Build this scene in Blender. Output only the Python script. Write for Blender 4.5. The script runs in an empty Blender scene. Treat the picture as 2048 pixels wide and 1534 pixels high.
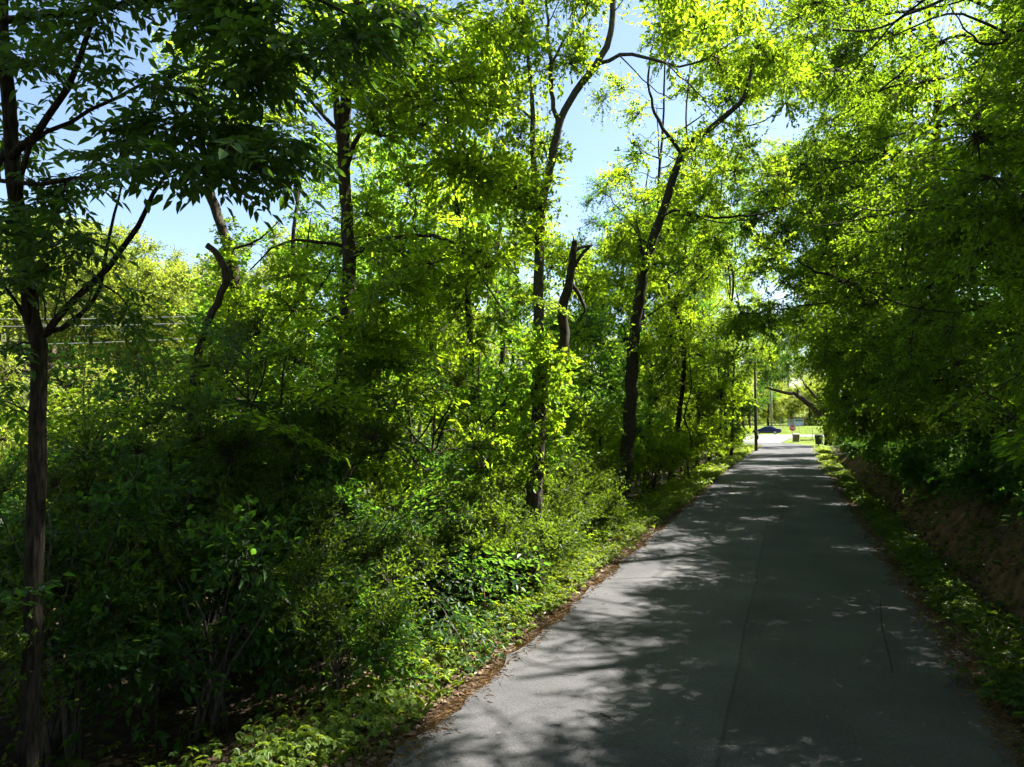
import bpy, math, random
import numpy as np
from mathutils import Vector, Quaternion, Matrix

random.seed(7); RNG = np.random.default_rng(7)
SC = bpy.context.scene
COL = SC.collection

# ------------------------------------------------------------------ camera
FPX, IW, IH = 1410.0, 2048.0, 1534.0
CAM_YAW, CAM_PITCH, CAM_Z = math.radians(21.39), math.radians(2.80), 3.15
cam_d = bpy.data.cameras.new('camera'); cam = bpy.data.objects.new('camera', cam_d); COL.objects.link(cam)
cam.location = (0, 0, CAM_Z); cam.rotation_euler = (math.pi / 2 + CAM_PITCH, 0, CAM_YAW)
cam_d.sensor_width = 36; cam_d.lens = 36 * FPX / IW; cam_d.clip_start = 0.05; cam_d.clip_end = 3000
SC.camera = cam
# ------------------------------------------------------------------ light
SUN_AZ, SUN_EL = math.radians(46), math.radians(53)      # azimuth to the right of the road direction
S = np.array([math.sin(SUN_AZ) * math.cos(SUN_EL), math.cos(SUN_AZ) * math.cos(SUN_EL), math.sin(SUN_EL)])
world = bpy.data.worlds.new('World'); SC.world = world; world.use_nodes = True
wn = world.node_tree; bg = wn.nodes['Background']
sky = wn.nodes.new('ShaderNodeTexSky'); sky.sky_type = 'NISHITA'; sky.sun_disc = False
sky.sun_elevation = SUN_EL; sky.sun_rotation = SUN_AZ; sky.air_density = 1.0; sky.dust_density = 0.8; sky.ozone_density = 1.0
wn.links.new(sky.outputs[0], bg.inputs[0]); bg.inputs[1].default_value = 0.05
sun_d = bpy.data.lights.new('sun', 'SUN'); sun_d.energy = 5.0; sun_d.angle = math.radians(0.53); sun_d.color = (1, 0.95, 0.86)
sun = bpy.data.objects.new('sun', sun_d); COL.objects.link(sun); sun.location = (30, 40, 60)
sun.rotation_euler = Vector(S).to_track_quat('Z', 'Y').to_euler()
SC.view_settings.view_transform = 'Standard'; SC.view_settings.look = 'None'
SC.view_settings.exposure = 2.55; SC.view_settings.gamma = 1.0
SC.render.engine = 'CYCLES'
cy = SC.cycles
cy.max_bounces = 5; cy.diffuse_bounces = 3; cy.glossy_bounces = 2; cy.transmission_bounces = 4; cy.transparent_max_bounces = 4
cy.sample_clamp_indirect = 6.0; cy.use_denoising = True
cy.use_adaptive_sampling = True; cy.adaptive_threshold = 0.03

# ------------------------------------------------------------------ helpers
_a, _p = CAM_YAW, CAM_PITCH
CR = np.array([math.cos(_a), math.sin(_a), 0.0])
CF = np.array([-math.sin(_a) * math.cos(_p), math.cos(_a) * math.cos(_p), math.sin(_p)])
CU = np.cross(CR, CF); CC = np.array([0, 0, CAM_Z])
def at(px, py, d): return CC + (CF + CR * (px - IW / 2) / FPX - CU * (py - IH / 2) / FPX) * d
def proj(P):
    v = np.asarray(P, float) - CC; d = v @ CF
    dd = np.where(np.abs(d) < 1e-3, 1e-3, d)
    return IW / 2 + FPX * (v @ CR) / dd, IH / 2 - FPX * (v @ CU) / dd, d

def sm(a, b, x):
    t = np.clip((x - a) / (b - a), 0, 1); return t * t * (3 - 2 * t)
def road_shift(y): return 0.75 * sm(45, 95, y)
RL, RR = -3.42, 2.05
def vnoise(x, y, s=0):
    return (np.sin(x * 1.7 + y * 0.9 + s) + np.sin(x * 0.6 - y * 1.3 + 2.1 + s) + np.sin(x * 3.1 + y * 2.3 + s * 2) * .5) / 2.5
def H(x, y):
    """height of the ground: road bed, left side falling to a valley and a hill, right ditch and cut bank, far lawn"""
    x = np.asarray(x, float); y = np.asarray(y, float)
    xs = x - road_shift(y)
    fade_l = 1 - sm(70, 100, y)
    l = np.clip(RL - 0.9 - xs, 0, None)
    left = -0.24 * np.clip(l, 0, 14) * fade_l - 0.06 * vnoise(x, y) * sm(0, 1, l) * 2
    left = left + 15 * sm(30, 85, l) + 6 * sm(80, 160, l)
    r = xs - RR
    bankfade = 1 - sm(46, 78, y)
    ditch = -0.38 * sm(0.75, 1.25, r) * (1 - sm(1.5, 2.0, r)) * (1 - sm(55, 70, y))
    bank = (1.75 + 0.25 * vnoise(x * .6, y * .5)) * sm(1.6, 3.4, r) * bankfade + np.clip(r - 3.4, 0, 40) * 0.16 * bankfade
    bank = bank + (0.15 * vnoise(x * 2.2, y * 2.1) + .085 * vnoise(x * 6, y * 5, 1)) * sm(1.4, 2.2, r) * bankfade
    mound = 1.5 * np.exp(-(((x - 8.5) / 4.5) ** 2 + ((y - 100) / 11) ** 2)) * sm(1.0, 4.5, r)
    far = 0.3 * sm(95, 120, y) + 0.9 * sm(129, 185, y) + 5 * sm(190, 320, y)
    z = np.where(xs < RL, left, 0) + np.where(xs > RR, ditch + bank + mound, 0) + far
    edge = np.maximum(sm(0, 0.35, RL - xs), sm(0, 0.35, r))
    return z - 0.03 * (1 - edge)

def link(o): COL.objects.link(o); return o
def tag(o, label=None, cat=None, group=None, kind=None):
    if label: o['label'] = label
    if cat: o['category'] = cat
    if group: o['group'] = group
    if kind: o['kind'] = kind
    return o
def empty(name, loc, parent=None):
    o = bpy.data.objects.new(name, None); o.empty_display_size = 0.2; link(o); o.location = tuple(float(v) for v in loc)
    if parent: o.parent = parent
    return o
def mesh_np(name, V, polys_sizes, idx, mats, mat_idx=None, rnd=None, smooth=False):
    """mesh from numpy arrays: V (n,3), idx flat loop vertex indices, polys_sizes (m,)"""
    me = bpy.data.meshes.new(name)
    V = np.ascontiguousarray(V, np.float32); idx = np.ascontiguousarray(idx, np.int32).ravel(); ps = np.ascontiguousarray(polys_sizes, np.int32)
    me.vertices.add(len(V)); me.vertices.foreach_set('co', V.ravel())
    me.loops.add(len(idx)); me.loops.foreach_set('vertex_index', idx)
    me.polygons.add(len(ps)); me.polygons.foreach_set('loop_start', np.concatenate([[0], np.cumsum(ps)[:-1]]).astype(np.int32))
    me.polygons.foreach_set('loop_total', ps)
    for m in (mats if isinstance(mats, (list, tuple)) else [mats]): me.materials.append(m)
    if mat_idx is not None: me.polygons.foreach_set('material_index', np.ascontiguousarray(mat_idx, np.int32))
    me.polygons.foreach_set('use_smooth', np.full(len(ps), smooth, bool))
    if rnd is not None:
        a = me.attributes.new('rnd', 'FLOAT', 'FACE'); a.data.foreach_set('value', np.ascontiguousarray(rnd, np.float32))
    me.update(calc_edges=True); me.validate()
    return me
def obj(name, me, parent=None, loc=None):
    o = bpy.data.objects.new(name, me); link(o)
    if parent: o.parent = parent
    if loc is not None: o.location = tuple(float(v) for v in loc)
    return o

class MB:
    """collects polygons for one mesh"""
    def __init__(s): s.V = []; s.F = []; s.n = 0
    def add(s, V, F):
        s.V.append(np.asarray(V, float)); s.F += [tuple(i + s.n for i in f) for f in F]; s.n += len(V); return s
    def box(s, x0, x1, y0, y1, z0, z1):
        V = [(x, y, z) for z in (z0, z1) for y in (y0, y1) for x in (x0, x1)]
        return s.add(V, [(0, 2, 3, 1), (4, 5, 7, 6), (0, 1, 5, 4), (2, 6, 7, 3), (0, 4, 6, 2), (1, 3, 7, 5)])
    def tube(s, P, R, n=8, cap=True):
        P = np.asarray(P, float); R = np.broadcast_to(np.asarray(R, float), (len(P),))
        V, F = tube_arrays(P, R, n)
        s.add(V, [tuple(f) for f in F])
        if cap:
            b = s.n - len(V)
            s.F.append(tuple(b + i for i in range(n))[::-1]); s.F.append(tuple(b + len(V) - n + i for i in range(n)))
        return s
    def prism(s, pts2, f, d0, d1):
        """closed 2-D outline extruded: f(u,v,w) -> 3-D point"""
        n = len(pts2); V = [f(u, v, d0) for u, v in pts2] + [f(u, v, d1) for u, v in pts2]
        F = [tuple(range(n))[::-1], tuple(range(n, 2 * n))] + [(i, (i + 1) % n, n + (i + 1) % n, n + i) for i in range(n)]
        return s.add(V, F)
    def build(s, name, mat, parent=None, smooth=False, loc=None):
        me = bpy.data.meshes.new(name); V = np.concatenate(s.V)
        me.from_pydata([tuple(v) for v in V], [], s.F); me.materials.append(mat)
        if smooth: me.polygons.foreach_set('use_smooth', np.ones(len(me.polygons), bool))
        me.update(); return obj(name, me, parent, loc)

def frames(P):
    T = np.gradient(P, axis=0); T /= np.linalg.norm(T, axis=1, keepdims=True) + 1e-9
    ref = np.array([0.31, 0.77, 0.11]); ref = ref - T[0] * (ref @ T[0]); ref /= np.linalg.norm(ref)
    U = [ref]
    for i in range(1, len(P)):
        u = U[-1] - T[i] * (U[-1] @ T[i]); U.append(u / (np.linalg.norm(u) + 1e-9))
    U = np.array(U); return T, U, np.cross(T, U)
def tube_arrays(P, R, n, lump=0.0):
    T, U, W = frames(P); a = np.arange(n) * 2 * math.pi / n
    rr = R[:, None] * (1 + lump * np.sin(a[None, :] * 2 + P[:, 2:3] * 3.0) + lump * np.sin(a[None, :] * 3 - P[:, 2:3] * 5.0 + 1))
    V = P[:, None, :] + rr[:, :, None] * (np.cos(a)[None, :, None] * U[:, None, :] + np.sin(a)[None, :, None] * W[:, None, :])
    m = len(P); i = np.arange(m - 1)[:, None] * n; j = np.arange(n)[None, :]; k = (np.arange(n)[None, :] + 1) % n
    F = np.stack([i + j, i + k, i + n + k, i + n + j], -1).reshape(-1, 4)
    return V.reshape(-1, 3), F
def spline(P, step=0.25, jit=0.0):
    """Catmull-Rom through points (n,3+), resampled"""
    P = np.asarray(P, float)
    if len(P) < 3: P = np.stack([P[0] * (1 - t) + P[-1] * t for t in (0, .34, .67, 1)])
    Q = np.vstack([2 * P[0] - P[1], P, 2 * P[-1] - P[-2]]); out = []
    for i in range(1, len(Q) - 2):
        p0, p1, p2, p3 = Q[i - 1:i + 3]; n = max(2, int(np.linalg.norm((p2 - p1)[:3]) / step))
        t = (np.arange(n) / n)[:, None]
        out.append(0.5 * (2 * p1 + (p2 - p0) * t + (2 * p0 - 5 * p1 + 4 * p2 - p3) * t ** 2 + (3 * p1 - p0 - 3 * p2 + p3) * t ** 3))
    out = np.vstack(out + [Q[-2][None]])
    if jit: out[1:-1, :3] += RNG.normal(0, jit, (len(out) - 2, 3))
    return out

# ------------------------------------------------------------------ materials
def newmat(name):
    m = bpy.data.materials.new(name); m.use_nodes = True; nt = m.node_tree
    return m, nt, nt.nodes, nt.links, nt.nodes['Principled BSDF']
def ramp(n, stops):
    r = n.new('ShaderNodeValToRGB'); e = r.color_ramp.elements
    while len(e) < len(stops): e.new(0.5)
    for k, (p, c) in zip(e, stops): k.position = p; k.color = (*c, 1)
    return r
def plain(name, col, rough=0.6, metal=0.0, var=0.12, scale=6.0):
    m, nt, n, l, b = newmat(name)
    t = n.new('ShaderNodeTexNoise'); t.inputs['Scale'].default_value = scale; t.inputs['Detail'].default_value = 6
    tc = n.new('ShaderNodeTexCoord'); l.new(tc.outputs['Object'], t.inputs['Vector'])
    r = ramp(n, [(0.3, tuple(c * (1 - var) for c in col)), (0.7, tuple(min(1, c * (1 + var)) for c in col))])
    l.new(t.outputs['Fac'], r.inputs['Fac']); l.new(r.outputs[0], b.inputs['Base Color'])
    b.inputs['Roughness'].default_value = rough; b.inputs['Metallic'].default_value = metal
    return m
def leafmat(name, dark, light, trans, tw=0.5, gloss=0.28, rough=0.42):
    """thin leaf: reflecting upper face, light shining through, waxy gloss; colour varies leaf by leaf and bough by bough"""
    m, nt, n, l, b = newmat(name); out = n['Material Output']
    at_ = n.new('ShaderNodeAttribute'); at_.attribute_name = 'rnd'
    oi = n.new('ShaderNodeObjectInfo')
    mx = n.new('ShaderNodeMath'); mx.operation = 'MULTIPLY_ADD'; l.new(at_.outputs['Fac'], mx.inputs[0]); mx.inputs[1].default_value = 0.6
    m2 = n.new('ShaderNodeMath'); m2.operation = 'MULTIPLY'; l.new(oi.outputs['Random'], m2.inputs[0]); m2.inputs[1].default_value = 0.4
    l.new(m2.outputs[0], mx.inputs[2])
    r = ramp(n, [(0.0, dark), (1.0, light)]); l.new(mx.outputs[0], r.inputs['Fac'])
    r2 = ramp(n, [(0.0, tuple(c * 0.75 for c in trans)), (1.0, trans)]); l.new(mx.outputs[0], r2.inputs['Fac'])
    b.inputs['Roughness'].default_value = rough; b.inputs['Specular IOR Level'].default_value = gloss
    l.new(r.outputs[0], b.inputs['Base Color'])
    tr = n.new('ShaderNodeBsdfTranslucent'); l.new(r2.outputs[0], tr.inputs['Color'])
    mix = n.new('ShaderNodeMixShader'); mix.inputs[0].default_value = tw
    l.new(b.outputs[0], mix.inputs[1]); l.new(tr.outputs[0], mix.inputs[2]); l.new(mix.outputs[0], out.inputs['Surface'])
    return m
def barkmat(name, c0, c1):
    m, nt, n, l, b = newmat(name)
    tc = n.new('ShaderNodeTexCoord'); mp = n.new('ShaderNodeMapping'); mp.inputs['Scale'].default_value = (14, 14, 2.2)
    l.new(tc.outputs['Object'], mp.inputs[0])
    t = n.new('ShaderNodeTexNoise'); t.inputs['Scale'].default_value = 3.0; t.inputs['Detail'].default_value = 8; l.new(mp.outputs[0], t.inputs['Vector'])
    r = ramp(n, [(0.35, c0), (0.65, c1)]); l.new(t.outputs['Fac'], r.inputs['Fac'])
    t2 = n.new('ShaderNodeTexNoise'); t2.inputs['Scale'].default_value = 2.2; l.new(tc.outputs['Object'], t2.inputs['Vector'])
    r3 = ramp(n, [(0.5, (1, 1, 1)), (0.72, (0.75, 0.95, 0.6))]); l.new(t2.outputs['Fac'], r3.inputs['Fac'])
    mm = n.new('ShaderNodeMixRGB'); mm.blend_type = 'MULTIPLY'; mm.inputs[0].default_value = 1; l.new(r.outputs[0], mm.inputs[1]); l.new(r3.outputs[0], mm.inputs[2])
    l.new(mm.outputs[0], b.inputs['Base Color']); b.inputs['Roughness'].default_value = 0.92; b.inputs['Specular IOR Level'].default_value = 0.15
    bp = n.new('ShaderNodeBump'); bp.inputs['Strength'].default_value = 0.7; bp.inputs['Distance'].default_value = 0.03
    l.new(t.outputs['Fac'], bp.inputs['Height']); l.new(bp.outputs[0], b.inputs['Normal'])
    return m
M = {}
M['bark'] = barkmat('bark', (0.018, 0.013, 0.010), (0.066, 0.051, 0.038))
M['bark_pale'] = barkmat('bark_pale', (0.04, 0.034, 0.027), (0.12, 0.10, 0.08))
M['bark_dark'] = barkmat('bark_dark', (0.008, 0.006, 0.005), (0.042, 0.032, 0.025))
M['leaf_ash'] = leafmat('leaf_ash', (0.018, 0.045, 0.014), (0.036, 0.078, 0.02), (0.16, 0.32, 0.02), 0.40, 0.2)
M['leaf_main'] = leafmat('leaf_main', (0.022, 0.060, 0.008), (0.044, 0.092, 0.012), (0.44, 0.64, 0.018), 0.6, 0.2)
M['leaf_fresh'] = leafmat('leaf_fresh', (0.018, 0.060, 0.010), (0.036, 0.090, 0.016), (0.32, 0.60, 0.03), 0.58, 0.2)
M['leaf_beech'] = leafmat('leaf_beech', (0.018, 0.054, 0.008), (0.036, 0.082, 0.011), (0.34, 0.55, 0.014), 0.5, 0.2)
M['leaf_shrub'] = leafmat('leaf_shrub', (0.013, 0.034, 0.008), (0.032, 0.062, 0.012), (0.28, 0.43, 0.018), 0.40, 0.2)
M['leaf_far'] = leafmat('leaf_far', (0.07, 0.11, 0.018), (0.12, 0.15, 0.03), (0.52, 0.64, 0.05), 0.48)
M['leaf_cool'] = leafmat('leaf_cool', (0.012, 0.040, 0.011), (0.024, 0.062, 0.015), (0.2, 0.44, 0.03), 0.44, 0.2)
M['leaf_ground'] = leafmat('leaf_ground', (0.055, 0.11, 0.022), (0.12, 0.175, 0.035), (0.46, 0.58, 0.03), 0.42, 0.18)
M['leaf_red'] = leafmat('leaf_red', (0.16, 0.03, 0.02), (0.25, 0.06, 0.03), (0.45, 0.12, 0.05), 0.4)
M['litter'] = leafmat('litter', (0.07, 0.043, 0.026), (0.20, 0.14, 0.09), (0.15, 0.1, 0.06), 0.12, 0.2)
M['needles'] = leafmat('needles', (0.11, 0.065, 0.028), (0.25, 0.155, 0.065), (0.3, 0.15, 0.05), 0.1, 0.2)
M['grass'] = leafmat('grass', (0.045, 0.085, 0.014), (0.09, 0.135, 0.025), (0.34, 0.45, 0.04), 0.4)

def ground_mat():
    m, nt, n, l, b = newmat('woodland_soil'); tc = n.new('ShaderNodeTexCoord')
    t = n.new('ShaderNodeTexNoise'); t.inputs['Scale'].default_value = 9; t.inputs['Detail'].default_value = 9; l.new(tc.outputs['Object'], t.inputs['Vector'])
    r = ramp(n, [(0.3, (0.022, 0.016, 0.010)), (0.55, (0.05, 0.035, 0.022)), (0.75, (0.10, 0.07, 0.045))]); l.new(t.outputs['Fac'], r.inputs['Fac'])
    # clay of the cut bank: where the ground is steep
    g = n.new('ShaderNodeNewGeometry'); sp = n.new('ShaderNodeSeparateXYZ'); l.new(g.outputs['Normal'], sp.inputs[0])
    st = ramp(n, [(0.70, (1, 1, 1)), (0.90, (0, 0, 0))]); l.new(sp.outputs['Z'], st.inputs['Fac'])
    t2 = n.new('ShaderNodeTexNoise'); t2.inputs['Scale'].default_value = 2.6; t2.inputs['Detail'].default_value = 10; t2.inputs['Roughness'].default_value = .65; l.new(tc.outputs['Object'], t2.inputs['Vector'])
    r2 = ramp(n, [(0.35, (0.05, 0.03, 0.017)), (0.5, (0.11, 0.060, 0.03)), (0.68, (0.20, 0.11, 0.055))]); l.new(t2.outputs['Fac'], r2.inputs['Fac'])
    mx = n.new('ShaderNodeMixRGB'); l.new(st.outputs[0], mx.inputs[0]); l.new(r.outputs[0], mx.inputs[1]); l.new(r2.outputs[0], mx.inputs[2])
    # mown lawn beyond the junction
    sp2 = n.new('ShaderNodeSeparateXYZ'); l.new(tc.outputs['Object'], sp2.inputs[0])
    mr = n.new('ShaderNodeMapRange'); mr.inputs[1].default_value = 82; mr.inputs[2].default_value = 90; l.new(sp2.outputs['Y'], mr.inputs[0])
    t3 = n.new('ShaderNodeTexNoise'); t3.inputs['Scale'].default_value = 0.35; t3.inputs['Detail'].default_value = 8; l.new(tc.outputs['Object'], t3.inputs['Vector'])
    r3 = ramp(n, [(0.3, (0.055, 0.09, 0.012)), (0.7, (0.12, 0.15, 0.028))]); l.new(t3.outputs['Fac'], r3.inputs['Fac'])
    mx2 = n.new('ShaderNodeMixRGB'); l.new(mr.outputs[0], mx2.inputs[0]); l.new(mx.outputs[0], mx2.inputs[1]); l.new(r3.outputs[0], mx2.inputs[2])
    l.new(mx2.outputs[0], b.inputs['Base Color']); b.inputs['Roughness'].default_value = 0.95; b.inputs['Specular IOR Level'].default_value = 0.1
    bp = n.new('ShaderNodeBump'); bp.inputs['Strength'].default_value = 0.8; bp.inputs['Distance'].default_value = 0.06
    l.new(t2.outputs['Fac'], bp.inputs['Height']); l.new(bp.outputs[0], b.inputs['Normal'])
    return m
def asphalt_mat():
    m, nt, n, l, b = newmat('worn_asphalt'); tc = n.new('ShaderNodeTexCoord'); sp = n.new('ShaderNodeSeparateXYZ'); l.new(tc.outputs['Object'], sp.inputs[0])
    t = n.new('ShaderNodeTexNoise'); t.inputs['Scale'].default_value = 0.7; t.inputs['Detail'].default_value = 7; l.new(tc.outputs['Object'], t.inputs['Vector'])
    r = ramp(n, [(0.28, (0.031, 0.031, 0.034)), (0.72, (0.061, 0.060, 0.062))]); l.new(t.outputs['Fac'], r.inputs['Fac'])
    v = n.new('ShaderNodeTexVoronoi'); v.inputs['Scale'].default_value = 75; l.new(tc.outputs['Object'], v.inputs['Vector'])
    rv = ramp(n, [(0.0, (0.55, 0.55, 0.55)), (0.5, (1.0, 1.0, 1.0)), (1.0, (1.55, 1.5, 1.45))]); l.new(v.outputs['Color'], rv.inputs['Fac'])
    mu = n.new('ShaderNodeMixRGB'); mu.blend_type = 'MULTIPLY'; mu.inputs[0].default_value = 0.75; l.new(r.outputs[0], mu.inputs[1]); l.new(rv.outputs[0], mu.inputs[2])
    # two paving passes meet at a joint near the middle: slightly different tone either side, dark wandering joint
    tj = n.new('ShaderNodeTexNoise'); tj.inputs['Scale'].default_value = 0.6; tj.inputs['Detail'].default_value = 5; l.new(tc.outputs['Object'], tj.inputs['Vector'])
    ja = n.new('ShaderNodeMath'); ja.operation = 'MULTIPLY_ADD'; l.new(tj.outputs['Fac'], ja.inputs[0]); ja.inputs[1].default_value = 0.10; l.new(sp.outputs['X'], ja.inputs[2])
    lane = n.new('ShaderNodeMapRange'); lane.inputs[1].default_value = -0.615; lane.inputs[2].default_value = -0.585; lane.inputs[3].default_value = 1.10; lane.inputs[4].default_value = 0.86; l.new(ja.outputs[0], lane.inputs[0])
    off = n.new('ShaderNodeMath'); off.operation = 'ADD'; l.new(ja.outputs[0], off.inputs[0]); off.inputs[1].default_value = 0.60
    ab = n.new('ShaderNodeMath'); ab.operation = 'ABSOLUTE'; l.new(off.outputs[0], ab.inputs[0])
    jr = n.new('ShaderNodeMapRange'); jr.inputs[1].default_value = 0.008; jr.inputs[2].default_value = 0.03; jr.inputs[3].default_value = 0.62; jr.inputs[4].default_value = 1.0; l.new(ab.outputs[0], jr.inputs[0])
    k = n.new('ShaderNodeMath'); k.operation = 'MULTIPLY'; l.new(lane.outputs[0], k.inputs[0]); l.new(jr.outputs[0], k.inputs[1])
    # cracks
    vc = n.new('ShaderNodeTexVoronoi'); vc.feature = 'DISTANCE_TO_EDGE'; vc.inputs['Scale'].default_value = 0.16
    tw = n.new('ShaderNodeTexNoise'); tw.inputs['Scale'].default_value = 1.4; tw.inputs['Detail'].default_value = 6; l.new(tc.outputs['Object'], tw.inputs['Vector'])
    ma = n.new('ShaderNodeMixRGB'); ma.inputs[0].default_value = 0.12; l.new(tc.outputs['Object'], ma.inputs[1]); l.new(tw.outputs['Color'], ma.inputs[2]); l.new(ma.outputs[0], vc.inputs['Vector'])
    cr = n.new('ShaderNodeMapRange'); cr.inputs[1].default_value = 0.0; cr.inputs[2].default_value = 0.004; cr.inputs[3].default_value = 0.86; cr.inputs[4].default_value = 1.0; l.new(vc.outputs['Distance'], cr.inputs[0])
    k2 = n.new('ShaderNodeMath'); k2.operation = 'MULTIPLY'; l.new(k.outputs[0], k2.inputs[0]); l.new(cr.outputs[0], k2.inputs[1])
    m3 = n.new('ShaderNodeMixRGB'); m3.blend_type = 'MULTIPLY'; m3.inputs[0].default_value = 1; l.new(mu.outputs[0], m3.inputs[1]); l.new(k2.outputs[0], m3.inputs[2])
    l.new(m3.outputs[0], b.inputs['Base Color']); b.inputs['Roughness'].default_value = 0.82; b.inputs['Specular IOR Level'].default_value = 0.3
    bp = n.new('ShaderNodeBump'); bp.inputs['Strength'].default_value = 0.45; bp.inputs['Distance'].default_value = 0.008
    l.new(v.outputs['Distance'], bp.inputs['Height']); l.new(bp.outputs[0], b.inputs['Normal'])
    return m
M['soil'] = ground_mat(); M['asphalt'] = asphalt_mat()

# ------------------------------------------------------------------ ground and roads
def build_ground():
    xs = np.concatenate([-np.geomspace(400, 20, 26), np.linspace(-19, -5, 40), np.linspace(-4.8, 6.4, 96), np.linspace(6.6, 20, 30), np.geomspace(21, 400, 22)])
    ys = np.concatenate([np.linspace(-30, 3, 24), np.linspace(3.3, 40, 150), np.linspace(40.5, 135, 110), np.geomspace(137, 900, 40)])
    X, Y = np.meshgrid(xs, ys); Z = H(X, Y); V = np.stack([X, Y, Z], -1).reshape(-1, 3)
    nx, ny = len(xs), len(ys); i = np.arange(ny - 1)[:, None] * nx; j = np.arange(nx - 1)[None, :]
    F = np.stack([i + j, i + j + 1, i + nx + j + 1, i + nx + j], -1).reshape(-1, 4)
    me = mesh_np('ground', V, np.full(len(F), 4), F, M['soil'], smooth=True)
    tag(obj('ground', me), kind='structure')
build_ground()
def build_road():
    ys = np.concatenate([np.linspace(-25, 3, 20), np.linspace(3.4, 60, 220), np.linspace(60.5, 96, 60)])
    rows = []
    for y in ys:
        s = float(road_shift(y)); wob = 0.05 * math.sin(y * 1.9) + 0.04 * math.sin(y * 4.7 + 1) + 0.03 * math.sin(y * 9.1)
        wr = 0.05 * math.sin(y * 1.6 + 2) + 0.04 * math.sin(y * 5.3) + 0.025 * math.sin(y * 11)
        flare = 6.0 * max(0, (y - 84) / 12) ** 2; bend = 3.8 * max(0, (y - 84) / 12) ** 1.5
        l, r = RL + s + wob - flare, RR + s + wr - bend
        rows.append([(l + (r - l) * t, y, 0.014 + 0.3 * float(sm(95, 120, y)) + 0.03 * (1 - (2 * t - 1) ** 2)) for t in np.linspace(0, 1, 9)])
    V = np.array(rows).reshape(-1, 3); n = 9; i = np.arange(len(ys) - 1)[:, None] * n; j = np.arange(n - 1)[None, :]
    F = np.stack([i + j, i + j + 1, i + n + j + 1, i + n + j], -1).reshape(-1, 4)
    tag(obj('road', mesh_np('road', V, np.full(len(F), 4), F, M['asphalt'], smooth=True)), kind='structure')
    # apron and crossing street
    xs = np.linspace(-70, 70, 141); rows = []
    for x in xs:
        front = 117.0 - 21.1 * math.exp(-((min(0, x + 8.6) / 7.0) ** 2)) * (1 if x < -1.0 else math.exp(-((x + 1.0) / 1.1) ** 2))
        rows.append([(x, front + (129 - front) * t, 0) for t in np.linspace(0, 1, 9)])
    V = np.array(rows).reshape(-1, 3); V[:, 2] = 0.02 + 0.3 * sm(95, 120, V[:, 1]) + 0.01
    i = np.arange(len(xs) - 1)[:, None] * n
    F = np.stack([i + j, i + n + j, i + n + j + 1, i + j + 1], -1).reshape(-1, 4)
    M['street'] = plain('sunlit_street', (0.14, 0.138, 0.136), 0.85, var=0.15, scale=2.0)
    tag(obj('crossing_road', mesh_np('crossing_road', V, np.full(len(F), 4), F, M['street'], smooth=True)), kind='structure')
    # driveway
    V = []; F = []
    ds = np.linspace(0, 1, 12)
    for t in ds:
        x = 2.9 + 13 * t; y = 84.5 + 3.5 * t
        for w in (-1.5, 1.5): V.append((x, y + w, float(H(x, y + w)) + 0.05))
    F = [(2 * k, 2 * k + 2, 2 * k + 3, 2 * k + 1) for k in range(11)]
    mb = MB(); mb.add(V, F); M['gravel'] = plain('gravel_drive', (0.22, 0.2, 0.17), 0.95, var=0.3, scale=20)
    tag(mb.build('driveway', M['gravel']), kind='structure')
build_road()

# ------------------------------------------------------------------ foliage building blocks (meshes shared between copies)
def leaf_arrays(P, D, N, L, W, fold=0.18, droop=0.12):
    """many leaves at once. P base, D direction, N normal (all (n,3)), L length, W width: six corners, two quads folded at the midrib"""
    D = D / (np.linalg.norm(D, axis=1, keepdims=True) + 1e-9)
    B = np.cross(N, D); B /= np.linalg.norm(B, axis=1, keepdims=True) + 1e-9
    N = np.cross(D, B)
    L = L[:, None]; W = W[:, None]
    def pt(a, b, c): return P + D * (a * L) + B * (b * W) + N * (c * L)
    V = np.stack([pt(0, 0, 0), pt(.30, .5, fold * .45), pt(.68, .36, fold * .3 - droop * .4), pt(1, 0, -droop), pt(.68, -.36, fold * .3 - droop * .4), pt(.30, -.5, fold * .45)], 1)
    n = len(P); b = np.arange(n)[:, None] * 6
    F = np.stack([b + np.array([0, 1, 2, 3]), b + np.array([0, 3, 4, 5])], 1).reshape(-1, 4)
    return V.reshape(-1, 3), F
def unit(v): return v / (np.linalg.norm(v, axis=-1, keepdims=True) + 1e-9)
def rand_dirs(n, r): return unit(r.normal(size=(n, 3)))
def foliage_mesh(name, leaves, twigs, lm, tm, r):
    """leaves: (P,D,N,L,W) ; twigs: list of (polyline, radii)"""
    V, F = leaf_arrays(*leaves); rn = np.repeat(r.random(len(leaves[0])), 2); mi = [np.zeros(len(F), int)]
    Vs = [V]; Fs = [F]; n = len(V); rr = [rn]
    for P, R in twigs:
        tv, tf = tube_arrays(np.asarray(P, float), np.asarray(R, float), 3)
        Vs.append(tv); Fs.append(tf + n); n += len(tv); mi.append(np.ones(len(tf), int)); rr.append(np.full(len(tf), .5))
    F = np.concatenate(Fs)
    return mesh_np(name, np.concatenate(Vs), np.full(len(F), 4), F, [lm, tm], np.concatenate(mi), np.concatenate(rr))

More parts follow.
